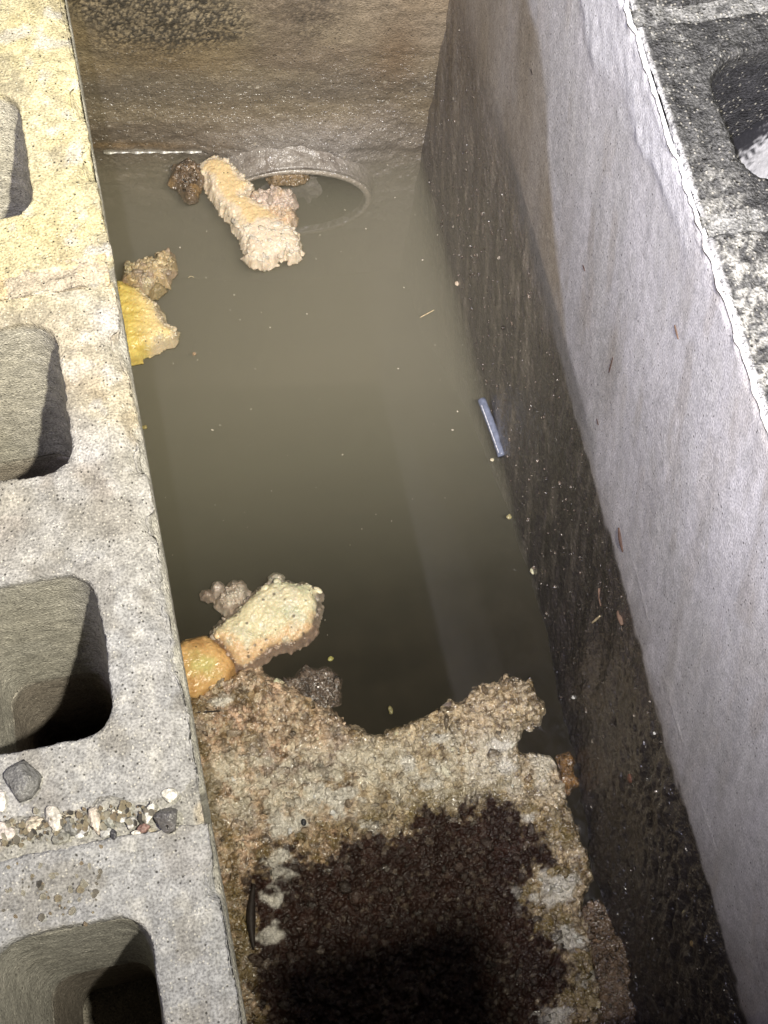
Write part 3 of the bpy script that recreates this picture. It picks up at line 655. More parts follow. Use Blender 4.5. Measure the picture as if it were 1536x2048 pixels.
def two(base, *layers):
    def f(i):
        c = np.tile(base, (i["n"], 1))
        for col, sc, lo, hi, amt, sd in layers:
            c = mixc(c, col, sstep(lo, hi, fbm(i["q"], sc, 3, sd)) * amt)
        c = c * (0.86 + 0.28 * i["r2"])[:, None] * (0.9 + 0.2 * i["r1"])[:, None]
        dark = sstep(0.35, 0.8, i["l2"]) * 0.25
        return mixc(c, np.asarray(base) * 0.45, dark), None
    return f
# -- long pale piece lying over the pipe mouth
def col_long(i):
    c = np.tile((0.78, 0.60, 0.34), (i["n"], 1))
    c = mixc(c, (0.76, 0.64, 0.48), sstep(0.011, 0.003, i["d"] + 0.006 * fbm(i["q"], 60, 3, 301)))
    c = mixc(c, (0.80, 0.68, 0.53), sstep(0.012, 0.0, i["q"][:, 1] - on_z(540, 455, WATER_Z)[1] + 0.006 * fbm(i["q"], 70, 2, 302)))
    c = mixc(c, (0.42, 0.26, 0.12), sstep(0.45, 0.8, fbm(i["q"], 80, 3, 303)) * 0.5)
    return c, 0.3 + 0.5 * sstep(0.004, 0.01, i["d"])
Z1 = lambda p: pz(p, 300, 230, 2.56)
lp = floe("fat_piece", Z1([(250, 240), (290, 190), (330, 178), (390, 200), (440, 245), (475, 290), (515, 320), (515, 345), (470, 385), (520, 395), (580, 430), (640, 470), (690, 520), (740, 560), (765, 610), (765, 670), (720, 695), (700, 670), (640, 700), (580, 738), (545, 715), (510, 710), (495, 690), (510, 670), (490, 630), (480, 590), (450, 560), (430, 500), (380, 450), (350, 410), (315, 370), (300, 310), (260, 260)]), col_long, M_FAT, top=0.009, edge=0.005, lump=(170, 0.003, 320, 0.0018), wob=(140, 0.003), core=0.12, seed=1, zref=0.012)
tag(lp, "long cream coloured fat piece lying across the submerged pipe mouth", "fat piece")
curds("crumbs", lp, 230, 0.0008, 0.0040, M_FAT, lambda i: rim(0.0022)(i) + 0.25 * (i["q"][:, 1] < on_z(520, 450, WATER_Z)[1]), 0.12, 0.35, 1, 0.45, 2)
ll = floe("crumbly_lump", Z1([(525, 390), (560, 360), (620, 350), (665, 345), (720, 365), (750, 410), (728, 440), (735, 500), (712, 545), (660, 520), (600, 470), (545, 430)]), two((0.62, 0.50, 0.42), ((0.60, 0.42, 0.24), 60, -0.1, 0.6, 0.7, 311), ((0.40, 0.28, 0.22), 90, 0.2, 0.8, 0.6, 312)), M_FAT, top=0.012, lump=(130, 0.004, 320, 0.002), seed=2, zref=0.01, parent=lp)
curds("crumbs", lp, 110, 0.0010, 0.0038, M_FAT, None, 0.15, 0.35, 2, 0.2, 2)
# -- others: (name, label, category, outline, colours, material, options)
Z2 = lambda p: pz(p, 200, 460, 5.12)
Z3 = lambda p: pz(p, 330, 1120, 4.151)
o = floe("scum_clump", Z1([(130, 250), (200, 215), (250, 250), (275, 310), (245, 345), (228, 405), (190, 395), (160, 350), (110, 320)]), two((0.19, 0.13, 0.08), ((0.36, 0.22, 0.09), 55, 0.0, 0.5, 0.9, 321), ((0.08, 0.06, 0.045), 60, 0.1, 0.6, 0.8, 322)), M_SCUM, top=0.006, lump=(150, 0.005, 320, 0.002), seed=3, zref=0.0)
tag(o, "dark brown scum clump touching the long cream piece by the far wall", "scum")
curds("crumbs", o, 110, 0.0009, 0.0034, M_SCUM, None, 0.4, 0.8, 3, 0.0, 2)
o = floe("scum_clump", Z2([(215, 480), (260, 410), (280, 320), (340, 295), (430, 290), (480, 240), (560, 250), (590, 200), (660, 185), (715, 205), (720, 270), (740, 300), (735, 370), (690, 430), (685, 490), (620, 490), (560, 520), (480, 520), (460, 550), (390, 570), (330, 540), (270, 510)]), two((0.52, 0.40, 0.23), ((0.38, 0.28, 0.2), 70, 0.0, 0.6, 0.8, 331), ((0.62, 0.54, 0.36), 50, 0.1, 0.6, 0.7, 332), ((0.3, 0.22, 0.17), 130, 0.3, 0.8, 0.7, 333)), M_FAT, top=0.012, lump=(140, 0.005, 320, 0.002), seed=4, wetv=0.4)
tag(o, "crumbly tan scum clump just above the bright yellow piece", "scum")
curds("crumbs", o, 190, 0.0009, 0.0036, M_FAT, None, 0.22, 0.4, 4, 0.1, 2)
def col_yel(i):
    x, y = i["q"][:, 0], i["q"][:, 1]
    c = np.tile((0.84, 0.66, 0.33), (i["n"], 1))
    rim = on_z(300, 690, WATER_Z)
    c = mixc(c, (0.86, 0.68, 0.20), sstep(0.03, 0.0, x - 0.010 + 0.008 * fbm(i["q"], 60, 2, 341)) * 0.9)
    c = mixc(c, (0.66, 0.54, 0.36), sstep(0.010, 0.0, i["d"] + 0.006 * fbm(i["q"], 60, 3, 342)) * sstep(0.02, 0.035, x))
    bands = np.sin((y * 420 + 3 * fbm(i["q"] * (0.5, 1, 1), 60, 3, 343))); c = mixc(c, (0.60, 0.40, 0.08), sstep(0.2, 1, bands) * 0.4 * sstep(0.045, 0.01, x))
    return c, 0.75 - 0.4 * sstep(0.025, 0.04, x)
o = floe("fat_piece", Z2([(170, 485), (260, 520), (380, 580), (480, 660), (560, 740), (620, 830), (640, 900), (700, 970), (775, 1000), (770, 1060), (740, 1100), (690, 1105), (600, 1140), (520, 1185), (430, 1210), (390, 1260), (310, 1268), (230, 1262), (160, 900), (120, 600)]), col_yel, M_FAT, top=0.013, lump=(100, 0.0014, 300, 0.0012), wob=(100, 0.0012), seed=5, edge=0.005, core=0.3)
tag(o, "bright yellow fat piece half hidden behind the concrete block edge", "fat piece")
curds("crumbs", o, 130, 0.0008, 0.0032, M_FAT, lambda i: rim(0.002)(i) * (i["q"][:, 0] > 0.02), 0.1, 0.35, 5, 0.25, 2)
o = floe("scum_crumb", Z2([(525, 600), (560, 545), (600, 540), (640, 575), (610, 600), (560, 625)]), two((0.40, 0.31, 0.17)), M_FAT, top=0.003, lump=(200, 0.001, 400, 0.001), seed=6, zref=0)
tag(o, "flat pale crumb just below the crumbly tan clump", "crumb")
def seg(q, *px):
    P = [on_z(a, b, WATER_Z + 0.01)[:2] for a, b in px]; best = np.full(len(q), 9.0)
    for a, b in zip(P[:-1], P[1:]):
        e = b - a; t = np.clip(((q[:, :2] - a) @ e) / (e @ e), 0, 1); best = np.minimum(best, np.linalg.norm(q[:, :2] - a - t[:, None] * e, axis=1))
    return best
def col_cream(i):
    c = np.tile((0.72, 0.65, 0.44), (i["n"], 1))
    c = mixc(c, (0.50, 0.52, 0.36), sstep(0.0, 0.6, fbm(i["q"], 45, 3, 351)) * 0.7)
    c = mixc(c, (0.72, 0.48, 0.27), sstep(0.026, 0.010, seg(i["q"], (440, 1290), (488, 1325), (560, 1300), (625, 1262)) + 0.010 * fbm(i["q"], 55, 3, 352)) * 0.85)
    c = mixc(c, (0.66, 0.62, 0.48), sstep(0.2, 0.7, fbm(i["q"], 90, 3, 353)) * 0.6)
    c = mixc(c, (0.10, 0.08, 0.06), (i["r1"] > 0.86) * sstep(0.42, 0.25, i["l1"]) * 0.8)
    c = mixc(c, (0.22, 0.16, 0.15), sstep(0.0045, 0.001, i["d"]) * 0.75)
    return c, 0.35 + 0.3 * sstep(0, 0.6, fbm(i["q"], 38, 3, 352))
o = floe("fat_piece", Z3([(395, 600), (410, 560), (490, 460), (560, 420), (680, 300), (760, 220), (850, 170), (900, 160), (1000, 145), (1090, 180), (1170, 160), (1230, 200), (1300, 240), (1260, 290), (1295, 370), (1270, 440), (1240, 540), (1190, 600), (1150, 640), (1060, 680), (960, 700), (880, 730), (800, 790), (700, 850), (640, 880), (590, 860), (540, 790), (470, 690), (410, 640)]), col_cream, M_FAT, top=0.018, edge=0.004, lump=(170, 0.0022, 330, 0.0016), wob=(110, 0.0018), core=0.5, seed=7, zref=0.014, und=(30, 0.003))
tag(o, "big cream coloured fat piece speckled with black, pointing up from the crust", "fat piece")
curds("crumbs", o, 130, 0.0007, 0.0034, M_FAT, lambda i: rim(0.0018)(i) + 0.01, 0.15, 0.4, 7, 0.15, 2)
o = floe("scum_clump", Z3([(440, 310), (500, 240), (560, 165), (610, 180), (690, 240), (680, 290), (600, 370), (540, 405), (490, 380), (440, 340)]), two((0.42, 0.34, 0.27), ((0.52, 0.46, 0.38), 120, 0, 0.6, 0.8, 361)), M_FAT, top=0.008, lump=(160, 0.003, 340, 0.002), seed=8)
tag(o, "small greyish clump against the upper left of the black speckled cream piece", "scum")
curds("crumbs", o, 70, 0.0008, 0.0028, M_FAT, None, 0.2, 0.4, 8, 0.1, 2)
o = floe("scum_crumb", Z3([(405, 200), (430, 180), (462, 205), (455, 240), (415, 240)]), two((0.45, 0.38, 0.32)), M_FAT, top=0.004, lump=(250, 0.001, 400, 0.001), seed=9)
tag(o, "tiny round crumb off the small greyish clump", "crumb")
o = floe("scum_crumb", Z3([(315, 250), (340, 235), (385, 270), (375, 290), (330, 275)]), two((0.33, 0.26, 0.21)), M_FAT, top=0.003, lump=(250, 0.001, 400, 0.001), seed=10, zref=0)
tag(o, "tiny brown crumb farthest left of the small greyish clump", "crumb")
o = floe("scum_crumb", Z3([(900, 125), (930, 100), (970, 105), (970, 140), (930, 155)]), two((0.5, 0.45, 0.36)), M_FAT, top=0.005, lump=(250, 0.001, 400, 0.001), seed=11)
tag(o, "pale crumb at the tip of the black speckled cream piece", "crumb")
def col_org(i):
    c = np.tile((0.66, 0.42, 0.18), (i["n"], 1)); ctr = on_z(405, 1330, WATER_Z)[:2]
    r = np.hypot(i["q"][:, 0] - ctr[0], (i["q"][:, 1] - ctr[1]) * 1.2)
    c = mixc(c, (0.66, 0.58, 0.24), sstep(0.026, 0.008, r + 0.008 * fbm(i["q"], 70, 3, 371)) * 0.9)
    c = mixc(c, (0.36, 0.18, 0.06), sstep(0.1, 0.7, fbm(i["q"], 50, 3, 372)) * 0.5)
    return c, np.full(i["n"], 0.95)
o = floe("fat_piece", Z3([(90, 680), (200, 660), (290, 640), (390, 635), (450, 680), (500, 740), (560, 830), (565, 900), (545, 950), (480, 1000), (390, 1050), (310, 1085), (230, 1130), (130, 1135), (30, 1100), (0, 700)]), col_org, M_FAT, top=0.012, edge=0.008, lump=(90, 0.0014, 280, 0.0008), core=0.4, seed=12)
tag(o, "wet orange fat piece with a yellow centre wedged between block edge and crust", "fat piece")
# -- the main crust
DARK = np.array([on_z(a, b, WATER_Z + 0.01)[:2] for a, b in [(560, 1705), (640, 1695), (720, 1675), (800, 1655), (850, 1625), (900, 1612), (1000, 1602), (1080, 1645), (1120, 1690), (1130, 1735), (1060, 1755), (1045, 1800), (1100, 1870), (1150, 1930), (1165, 1985), (1100, 2035), (1060, 2160), (510, 2160), (500, 1990), (500, 1850), (490, 1765)]])
VEIL = [(1110, 1785, 0.020), (1135, 1880, 0.011), (1165, 1960, 0.012), (1110, 2030, 0.010), (560, 1730, 0.012), (580, 1640, 0.016), (690, 1600, 0.013), (640, 1580, 0.010), (880, 1475, 0.008), (820, 1530, 0.007), (1020, 1530, 0.010), (1000, 1490, 0.007), (860, 1560, 0.012), (440, 1400, 0.007), (535, 1870, 0.010), (1060, 1640, 0.007), (740, 1650, 0.008), (545, 1790, 0.009)]
VEIL = [(*on_z(a, b, WATER_Z + 0.01)[:2], r) for a, b, r in VEIL]
def col_crust(i):
    q = i["q"]; x, y = q[:, 0], q[:, 1]; n = i["n"]
    c = np.tile((0.57, 0.42, 0.285), (n, 1))
    c = mixc(c, (0.60, 0.405, 0.28), sstep(-0.2, 0.5, fbm(q, 22, 3, 401)) * 0.8)
    c = mixc(c, (0.36, 0.30, 0.26), sstep(0.0, 0.7, fbm(q, 30, 3, 402)) * 0.8)
    c = mixc(c, (0.52, 0.43, 0.27), sstep(0.0, 0.05, x - 0.15 + 0.03 * fbm(q, 25, 2, 409)) * 0.7)
    c = mixc(c, (0.23, 0.15, 0.05), sstep(0.15, 0.6, fbm(q, 60, 3, 403)) * 0.75)
    c = mixc(c, (0.55, 0.46, 0.33), (i["r2"] > 0.72) * 0.6)
    c = mixc(c, (0.10, 0.06, 0.03), (i["r2"] < 0.16) * 0.7)
    c = c * (0.78 + 0.44 * i["r1"])[:, None]
    c = mixc(c, (0.12, 0.075, 0.035), sstep(0.30, 0.7, fbm(q, 130, 3, 412)) * 0.5)
    c = mixc(c, (0.10, 0.07, 0.04), sstep(0.55, 0.85, i["l2"]) * 0.6)
    pale = np.exp(-(np.maximum(0, np.abs(y - 0.290 + 0.12 * (x - 0.12)) - 0.018) / 0.022) ** 2)
    c = mixc(c, (0.74, 0.69, 0.57), pale * sstep(-0.6, 0.3, fbm(q, 55, 4, 404)) * 0.75)
    c = np.clip(c * 1.12, 0, 0.86)
    dd = sdist(DARK, x, y) + 0.015 * fbm(q, 34, 4, 405) + 0.010 * fbm(q, 120, 2, 413) + 0.012 * (i["r2"] - 0.5)
    ol = np.exp(-((dd + 0.010) / 0.012) ** 2); c = mixc(c, (0.20, 0.145, 0.035), ol * sstep(-0.5, 0.4, fbm(q, 40, 3, 406)) * 0.75)
    dk = sstep(-0.006, 0.009, dd)
    dcol = np.tile((0.024, 0.009, 0.005), (n, 1)); dcol = mixc(dcol, (0.13, 0.10, 0.075), (i["r2"] > 0.9) * 0.8); dcol = mixc(dcol, (0.040, 0.015, 0.009), sstep(0, 0.6, fbm(q, 60, 3, 407)) * 0.7)
    c = c * (1 - dk)[:, None] + dcol * dk[:, None]
    v = np.zeros(n)
    for vx, vy, r in VEIL:
        v = np.maximum(v, sstep(1.9, 0.2, np.hypot((x - vx) * 0.7, y - vy) / r))
    v = sstep(0.22, 0.62, 0.62 * v + 0.50 * fbm(q * (0.75, 1.0, 1), 75, 4, 408) * (v > 0.01))
    c = mixc(c, (0.80, 0.77, 0.70), v * 0.85)
    left = sstep(0.022, 0.004, x - 0.006); c = mixc(c, (0.17, 0.12, 0.04), left * 0.75 * sstep(-0.4, 0.3, fbm(q, 50, 3, 410)))
    return c, np.clip(0.9 + 0.3 * fbm(q, 80, 2, 411), 0.3, 1) * (1 - 0.8 * dk)
o = floe("scum_crust", [(330, 1420), (375, 1402), (395, 1390), (440, 1362), (480, 1338), (505, 1332), (540, 1352), (570, 1362), (600, 1377), (625, 1395), (650, 1410), (680, 1432), (720, 1457), (760, 1467), (800, 1455), (830, 1442), (860, 1430), (890, 1412), (905, 1397), (935, 1402), (960, 1370), (990, 1360), (1030, 1350), (1065, 1365), (1082, 1390), (1092, 1410), (1080, 1442), (1045, 1455), (1034, 1478), (1042, 1500), (1070, 1503), (1105, 1512), (1118, 1535), (1135, 1600), (1152, 1640), (1168, 1680), (1184, 1720), (1180, 1780), (1165, 1812), (1182, 1860), (1195, 1950), (1205, 2140), (420, 2140), (350, 1900), (320, 1500)], col_crust, M_SCUM, top=0.013, draft=0.02, edge=0.006, res=0.00105, lump=(80, 0.0062, 210, 0.0034), wob=(75, 0.004), seed=13, und=(32, 0.0058), zref=0.008)
tag(o, "broad wet tan scum crust with a black maroon middle filling the near end", "scum")
curds("curds", o, 3400, 0.0008, 0.0056, M_SCUM, lambda i: 0.5 + rim(0.004)(i) + 0.5 * (i["r1"] > 0.5), 0.3, 0.85, 13, 0.05, 1, 3.2)
o = floe("scum_clump", [(572, 1362), (610, 1337), (650, 1334), (680, 1358), (676, 1400), (640, 1412), (600, 1388)], two((0.13, 0.095, 0.07), ((0.22, 0.165, 0.13), 60, 0, 0.6, 0.7, 421)), M_SCUM, top=0.005, lump=(120, 0.004, 300, 0.002), seed=14, wetv=1.0, zref=0)
tag(o, "glossy dark brown jelly like clump on the upper edge of the crust", "scum")
curds("curds", o, 130, 0.0008, 0.0042, M_SCUM, None, 0.4, 1.0, 14, 0.02, 2)
o = floe("scum_clump", [(1120, 1512), (1142, 1505), (1154, 1520), (1152, 1545), (1158, 1565), (1140, 1578), (1128, 1560)], two((0.28, 0.15, 0.05), ((0.14, 0.08, 0.03), 70, 0, 0.6, 0.7, 431)), M_SCUM, top=0.006, lump=(140, 0.005, 300, 0.002), seed=15, wetv=0.9)
tag(o, "small rusty brown clump at the upper right corner of the crust", "scum")
o = floe("scum_clump", [(1168, 1820), (1200, 1802), (1238, 1828), (1262, 1880), (1275, 1960), (1300, 2060), (1320, 2140), (1190, 2140), (1192, 1950), (1178, 1880)], two((0.19, 0.125, 0.075), ((0.12, 0.075, 0.045), 40, 0, 0.6, 0.8, 441), ((0.3, 0.22, 0.15), 90, 0.3, 0.7, 0.6, 442)), M_SCUM, top=0.008, lump=(100, 0.005, 260, 0.0025), seed=16, wetv=0.9, zref=0)
tag(o, "long brown scum strip between the crust and the black sludgy wall foot", "scum")
curds("curds", o, 420, 0.0008, 0.0042, M_SCUM, None, 0.35, 0.9, 16, 0.02, 1)
o = floe("scum_crumb", [(895, 1402), (905, 1392), (914, 1396), (916, 1412), (908, 1424), (898, 1418)], two((0.56, 0.45, 0.40)), M_FAT, top=0.022, lump=(250, 0.003, 400, 0.001), seed=17, zref=0.02)
tag(o, "pinkish upright crumb on the crust edge left of its right lobe", "crumb")
o = floe("scum_crumb", [(540, 345), (560, 340), (590, 338), (612, 344), (606, 352), (575, 354), (548, 356)], two((0.32, 0.22, 0.12), ((0.5, 0.42, 0.3), 120, 0, 0.5, 0.8, 451)), M_SCUM, top=0.004, lump=(170, 0.003, 320, 0.002), seed=18, zref=0)
tag(o, "brown crumbs caught under the crown of the pipe mouth", "crumb")

# ------------------------------------------------------------------ little things
def lump_mesh(name, seed, ax=(1, 1, 1), rough=0.25, sub=3, facet=0.0):
    bm = bmesh.new(); bmesh.ops.create_icosphere(bm, subdivisions=sub, radius=1.0)
    me = bpy.data.meshes.new(name); bm.to_mesh(me); bm.free()
    v, n = get_vn(me)
    r = 1 + rough * fbm(v + seed * 3.1, 1.1, 3, 500 + seed)
    if facet:
        rg = np.random.default_rng(seed)
        for k in range(12):
            p = rg.normal(size=3); p /= np.linalg.norm(p); dd = v @ p; lim = 0.55 + 0.3 * rg.random()
            r = np.where(dd * r > lim, lim / np.maximum(dd, 0.05), r)
    me.vertices.foreach_set("co", (v * r[:, None] * ax).astype(np.float32).ravel()); me.update()
    me.polygons.foreach_set("use_smooth", np.full(len(me.polygons), True))
    return me
def colour_lump(me, col, var=0.15, wet=0.2, seed=0):
    v, n = get_vn(me); c = np.asarray(col) * (1 + var * fbm(v, 2.2, 3, seed))[:, None]
    set_cols(me, c, np.full(len(v), wet)); return me
# specks on the water: one of each kind, then copies
speck_px = [(632, 518), (702, 517), (768, 440), (803, 505), (700, 570), (650, 600), (614, 628), (680, 665), (760, 690), (835, 730), (808, 575), (797, 605), (825, 548), (460, 620), (390, 690), (420, 705), (357, 893), (575, 911), (543, 982), (632, 975), (360, 495), (425, 513), (412, 555), (455, 480), (350, 600), (335, 625), (540, 655), (480, 640), (395, 720), (720, 480), (860, 600), (830, 430), (845, 520), (660, 1320), (600, 1300), (650, 1240), (655, 1270), (925, 690), (915, 823), (825, 998), (520, 720), (468, 590), (700, 1090), (780, 1420), (440, 850), (500, 890), (770, 560), (640, 470), (520, 560), (875, 470), (740, 620), (690, 760), (560, 800), (880, 760), (345, 1110), (690, 420), (655, 392), (790, 395), (425, 860), (430, 1010), (950, 760), (905, 860), (870, 690), (775, 330)]
speck_px += [(random.uniform(330, 900), random.uniform(420, 1080)) for _ in range(30)]
M_SPECK = plain("speck", (0.72, 0.66, 0.54), 0.5, 0.4, scale=900)
spm = [lump_mesh("speck", k, ((1, 0.7, 0.6), (1.4, 0.6, 0.5), (0.8, 0.9, 0.7))[k], 0.3, 2) for k in range(3)]
for m_ in spm: m_.materials.append(M_SPECK)
first = None
for k, (a, b) in enumerate(speck_px):
    p = on_z(a, b, WATER_Z); s = 0.0005 + 0.0009 * random.random() ** 3
    if first is None: o = first = link("speck", spm[0]); tag(first, "tiny pale speck floating on the murky water", "speck", "pale specks floating on the water")
    else: o = first.copy(); o.data = spm[k % 3]; COL.objects.link(o)
    o.location = (p[0], p[1], WATER_Z + s * 0.1); o.scale = (s, s, s); o.rotation_euler = (0, 0, random.random() * 6)
def put_lump(name, label, cat, px, size, col, z=WATER_Z, ax=(1, 0.9, 0.6), rot=0, rough=0.3, wet=0.3, mat=None, group=None, facet=0, onx=None, sub=3):
    seed = int(px[0] * 7 + px[1]) % 900
    me = colour_lump(lump_mesh(name, seed, (ax[0] * size, ax[1] * size, ax[2] * size), rough, sub, facet), col, 0.2, wet, seed)
    o = link(name, me, mat or M_STONE)
    p = on_wall(*px) if onx else on_z(*px, z)
    o.location = (p[0], p[1], p[2] + (0 if onx else size * ax[2] * 0.35)); o.rotation_euler = (0, 0, rot)
    return tag(o, label, cat, group)
put_lump("scum_crumb", "round cream crumb floating by the sludgy wall above the plastic tube", "crumb", (915, 567), 0.0042, (0.68, 0.55, 0.42), mat=M_FAT)
put_lump("scum_crumb", "small orange crumb beside the round cream crumb by the wall", "crumb", (930, 577), 0.0024, (0.6, 0.38, 0.22), mat=M_FAT)
put_lump("scum_crumb", "cream crumb stuck to the side of the blue grey plastic tube", "crumb", (991, 832), 0.0030, (0.68, 0.58, 0.44), mat=M_FAT, z=WATER_Z + 0.006)
put_lump("scum_crumb", "pale crumb just below the lower end of the plastic tube", "crumb", (984, 920), 0.0026, (0.66, 0.6, 0.44), mat=M_FAT)
put_lump("scum_crumb", "olive crumb floating a little below the plastic tube's end", "crumb", (1018, 1034), 0.0032, (0.34, 0.3, 0.16), mat=M_FAT)
put_lump("scum_crumb", "pale yellow oval crumb at the sludgy wall foot above the crust", "crumb", (1066, 1142), 0.0032, (0.62, 0.58, 0.4), mat=M_FAT, ax=(1, 1.3, 0.6))
put_lump("scum_crumb", "faint olive crumb under the yellow piece, near the block edge", "crumb", (290, 855), 0.003, (0.3, 0.25, 0.1), mat=M_FAT)
put_lump("scum_crumb", "yellow green crumb floating above the jelly like clump", "crumb", (661, 1318), 0.0034, (0.34, 0.32, 0.1), mat=M_FAT)
put_lump("scum_crumb", "faint pinkish crumb afloat below the yellow fat piece", "crumb", (388, 708), 0.0026, (0.4, 0.3, 0.2), mat=M_FAT)
put_lump("scum_crumb", "olive crumb in the dark water in the bay of the crust", "crumb", (781, 1420), 0.0034, (0.22, 0.2, 0.09), mat=M_FAT, ax=(0.8, 1.5, 0.5))
put_lump("scum_crumb", "yellow crumb sitting on the muck over the pipe mouth", "crumb", (606, 327), 0.0036, (0.62, 0.46, 0.1), mat=M_FAT, z=WATER_Z + 0.014)
put_lump("scum_crumb", "white crumb stuck on the end wall high above the pipe", "crumb", (662, 223), 0.0045, (0.8, 0.78, 0.72), mat=M_STONE, z=WATER_Z + 0.075, ax=(1, .6, .8))
put_lump("scum_crumb", "cream crumb in the muck where the end wall meets the pipe", "crumb", (530, 287), 0.0045, (0.62, 0.52, 0.42), mat=M_FAT, z=WATER_Z + 0.02)
put_lump("scum_crumb", "white crumb at the waterline left of the pipe muck", "crumb", (482, 270), 0.003, (0.75, 0.7, 0.62), mat=M_FAT, z=WATER_Z + 0.03)
put_lump("scum_crumb", "white crumb stuck low on the sludge band beside the crust lobe", "crumb", (1148, 1394), 0.0026, (0.75, 0.75, 0.72), onx=0.405)
put_lump("scum_crumb", "white square crumb high on the sludge band across from the crust", "crumb", (1310, 1466), 0.0024, (0.7, 0.7, 0.68), onx=0.428, facet=1)
put_lump("scum_crumb", "reddish brown lump stuck mid sludge band on the wall", "crumb", (1260, 1556), 0.0046, (0.16, 0.075, 0.05), onx=0.42, ax=(.5, 1, 1))
put_lump("scum_crumb", "yellow brown crumb low on the black wall near the bottom edge", "crumb", (1385, 1888), 0.0042, (0.34, 0.24, 0.11), onx=0.418, ax=(.5, .8, 1.2))
put_lump("scum_crumb", "tan crumb on the brown strip by the wall foot", "crumb", (1248, 1850), 0.0045, (0.3, 0.22, 0.12), z=WATER_Z + 0.006)
put_lump("scum_crumb", "yellowish long crumb on the black wall beside the strip", "crumb", (1368, 1825), 0.003, (0.4, 0.36, 0.2), onx=0.42, ax=(.5, .7, 1.6))
put_lump("seed", "round black seed lying on the crust", "seed", (607, 1645), 0.0042, (0.02, 0.022, 0.03), z=WATER_Z + 0.013, ax=(0.8, 1, 0.8), rough=0.08, wet=0.9)
put_lump("seed", "dark brown seed on the crust just below the black one", "seed", (590, 1685), 0.0038, (0.07, 0.04, 0.02), z=WATER_Z + 0.013, ax=(1.2, .8, .7), rough=0.1, wet=0.9)

def tube_mesh(name, pts, radii, n=16, cap=True):
    pts = [Vector(p) for p in pts]; V = []; F = []
    for k, p in enumerate(pts):
        d = (pts[min(k + 1, len(pts) - 1)] - pts[max(k - 1, 0)]).normalized()
        s = d.cross(Vector((0, 0, 1))).normalized(); u = s.cross(d)
        for j in range(n):
            a = 2 * math.pi * j / n; V.append(p + (s * math.cos(a) + u * math.sin(a)) * radii[k])
    for k in range(len(pts) - 1):
        for j in range(n): F.append((k * n + j, k * n + (j + 1) % n, (k + 1) * n + (j + 1) % n, (k + 1) * n + j))
    if cap: F.append(tuple(range(n))[::-1]); F.append(tuple((len(pts) - 1) * n + j for j in range(n)))
    return mesh_np(name, [tuple(v) for v in V], F)
# blue grey plastic tube floating along the wall
a = on_z(963, 799, WATER_Z + 0.005); b = on_z(1004, 912, WATER_Z + 0.005)
e = empty("plastic_tube", tuple((a + b) / 2), "short blue grey plastic tube floating along the sludgy wall", "tube")
ks = np.linspace(0, 1, 24); pts = [a + (b - a) * k + np.array([0.0008 * math.sin(k * 3), 0, 0]) for k in ks]
link("tube_body", tube_mesh("tube_body", pts, [0.0054 + 0.00018 * math.sin(k * 40) for k in ks], 20), plain("blue_grey_plastic", (0.20, 0.225, 0.31), 0.28, 0.6, scale=160, bump=0.25), e)
d = (b - a) / np.linalg.norm(b - a); side = np.array([d[1], -d[0], 0])
pts = [a + (b - a) * k + side * 0.0034 + np.array([0, 0, 0.0033]) for k in np.linspace(0.1, 0.95, 30)]
link("glint_stripe", tube_mesh("glint_stripe", pts, [0.0007 * (0.4 + 0.9 * abs(math.sin(k * 1.7))) for k in range(30)], 8), plain("white_glint", (0.75, 0.75, 0.8), 0.3), e)  # white stripe painted for the glint along one side
# straw, hairs, twig, leaf bits
M_STRAW = plain("straw", (0.58, 0.48, 0.3), 0.6, 0.3); M_TWIG = plain("dark_leaf", (0.022, 0.016, 0.013), 0.6, 0.3); M_BARK = plain("bark_bit", (0.07, 0.04, 0.03), 0.7, 0.3); M_PINKBIT = plain("wood_chip", (0.14, 0.09, 0.065), 0.7, 0.3)
def stick(name, label, cat, p, q, r, mat, z=WATER_Z + 0.001, onx=None, bend=0.0, group=None, fat=None):
    A = on_wall(*p) if onx else on_z(*p, z); B = on_wall(*q) if onx else on_z(*q, z)
    ks = np.linspace(0, 1, 14); up = np.array([-1, 0, 0]) if onx else np.array([0, 0, 1.0])
    sd = np.cross(B - A, up)
    pts = [A + (B - A) * k + sd * bend * math.sin(math.pi * k) for k in ks]
    rad = [r * (0.3 + 0.7 * math.sin(math.pi * (0.08 + 0.84 * k)) ** (0.6 if not fat else fat)) for k in ks]
    o = link(name, tube_mesh(name, pts, rad, 10), mat); return tag(o, label, cat, group)
stick("straw", "pale straw floating on the open water left of the wall", "straw", (840, 635), (868, 620), 0.0009, M_STRAW)
stick("hair", "curved pale fibre floating right of the crumbly tan clump", "hair", (376, 556), (388, 555), 0.0005, M_STRAW, bend=-0.3)
stick("twig", "thin dark twig on the crust by the block edge", "twig", (385, 1425), (440, 1422), 0.0011, M_TWIG, z=WATER_Z + 0.012)
stick("leaf_scrap", "long black curled leaf scrap on the left of the crust", "leaf", (508, 1768), (508, 1900), 0.0052, M_TWIG, z=WATER_Z + 0.013, bend=0.05, fat=2.0)
stick("bark_chip", "dark reddish bark chip on the render just above the sludge line", "bark chip", (1238, 1055), (1246, 1104), 0.0026, M_BARK, onx=0.437, fat=1.2)
stick("bark_chip", "pinkish wood chip upright in the black sludge band", "bark chip", (1198, 1176), (1202, 1212), 0.0020, M_PINKBIT, onx=0.428, fat=0.7)
stick("bark_chip", "tan wood chip at the top edge of the black sludge band", "bark chip", (1236, 1222), (1245, 1250), 0.003, M_PINKBIT, onx=0.43, fat=0.7)
stick("twig", "pale bent twig in the black sludge under the pinkish chip", "twig", (1184, 1246), (1200, 1232), 0.0013, M_STRAW, onx=0.427)
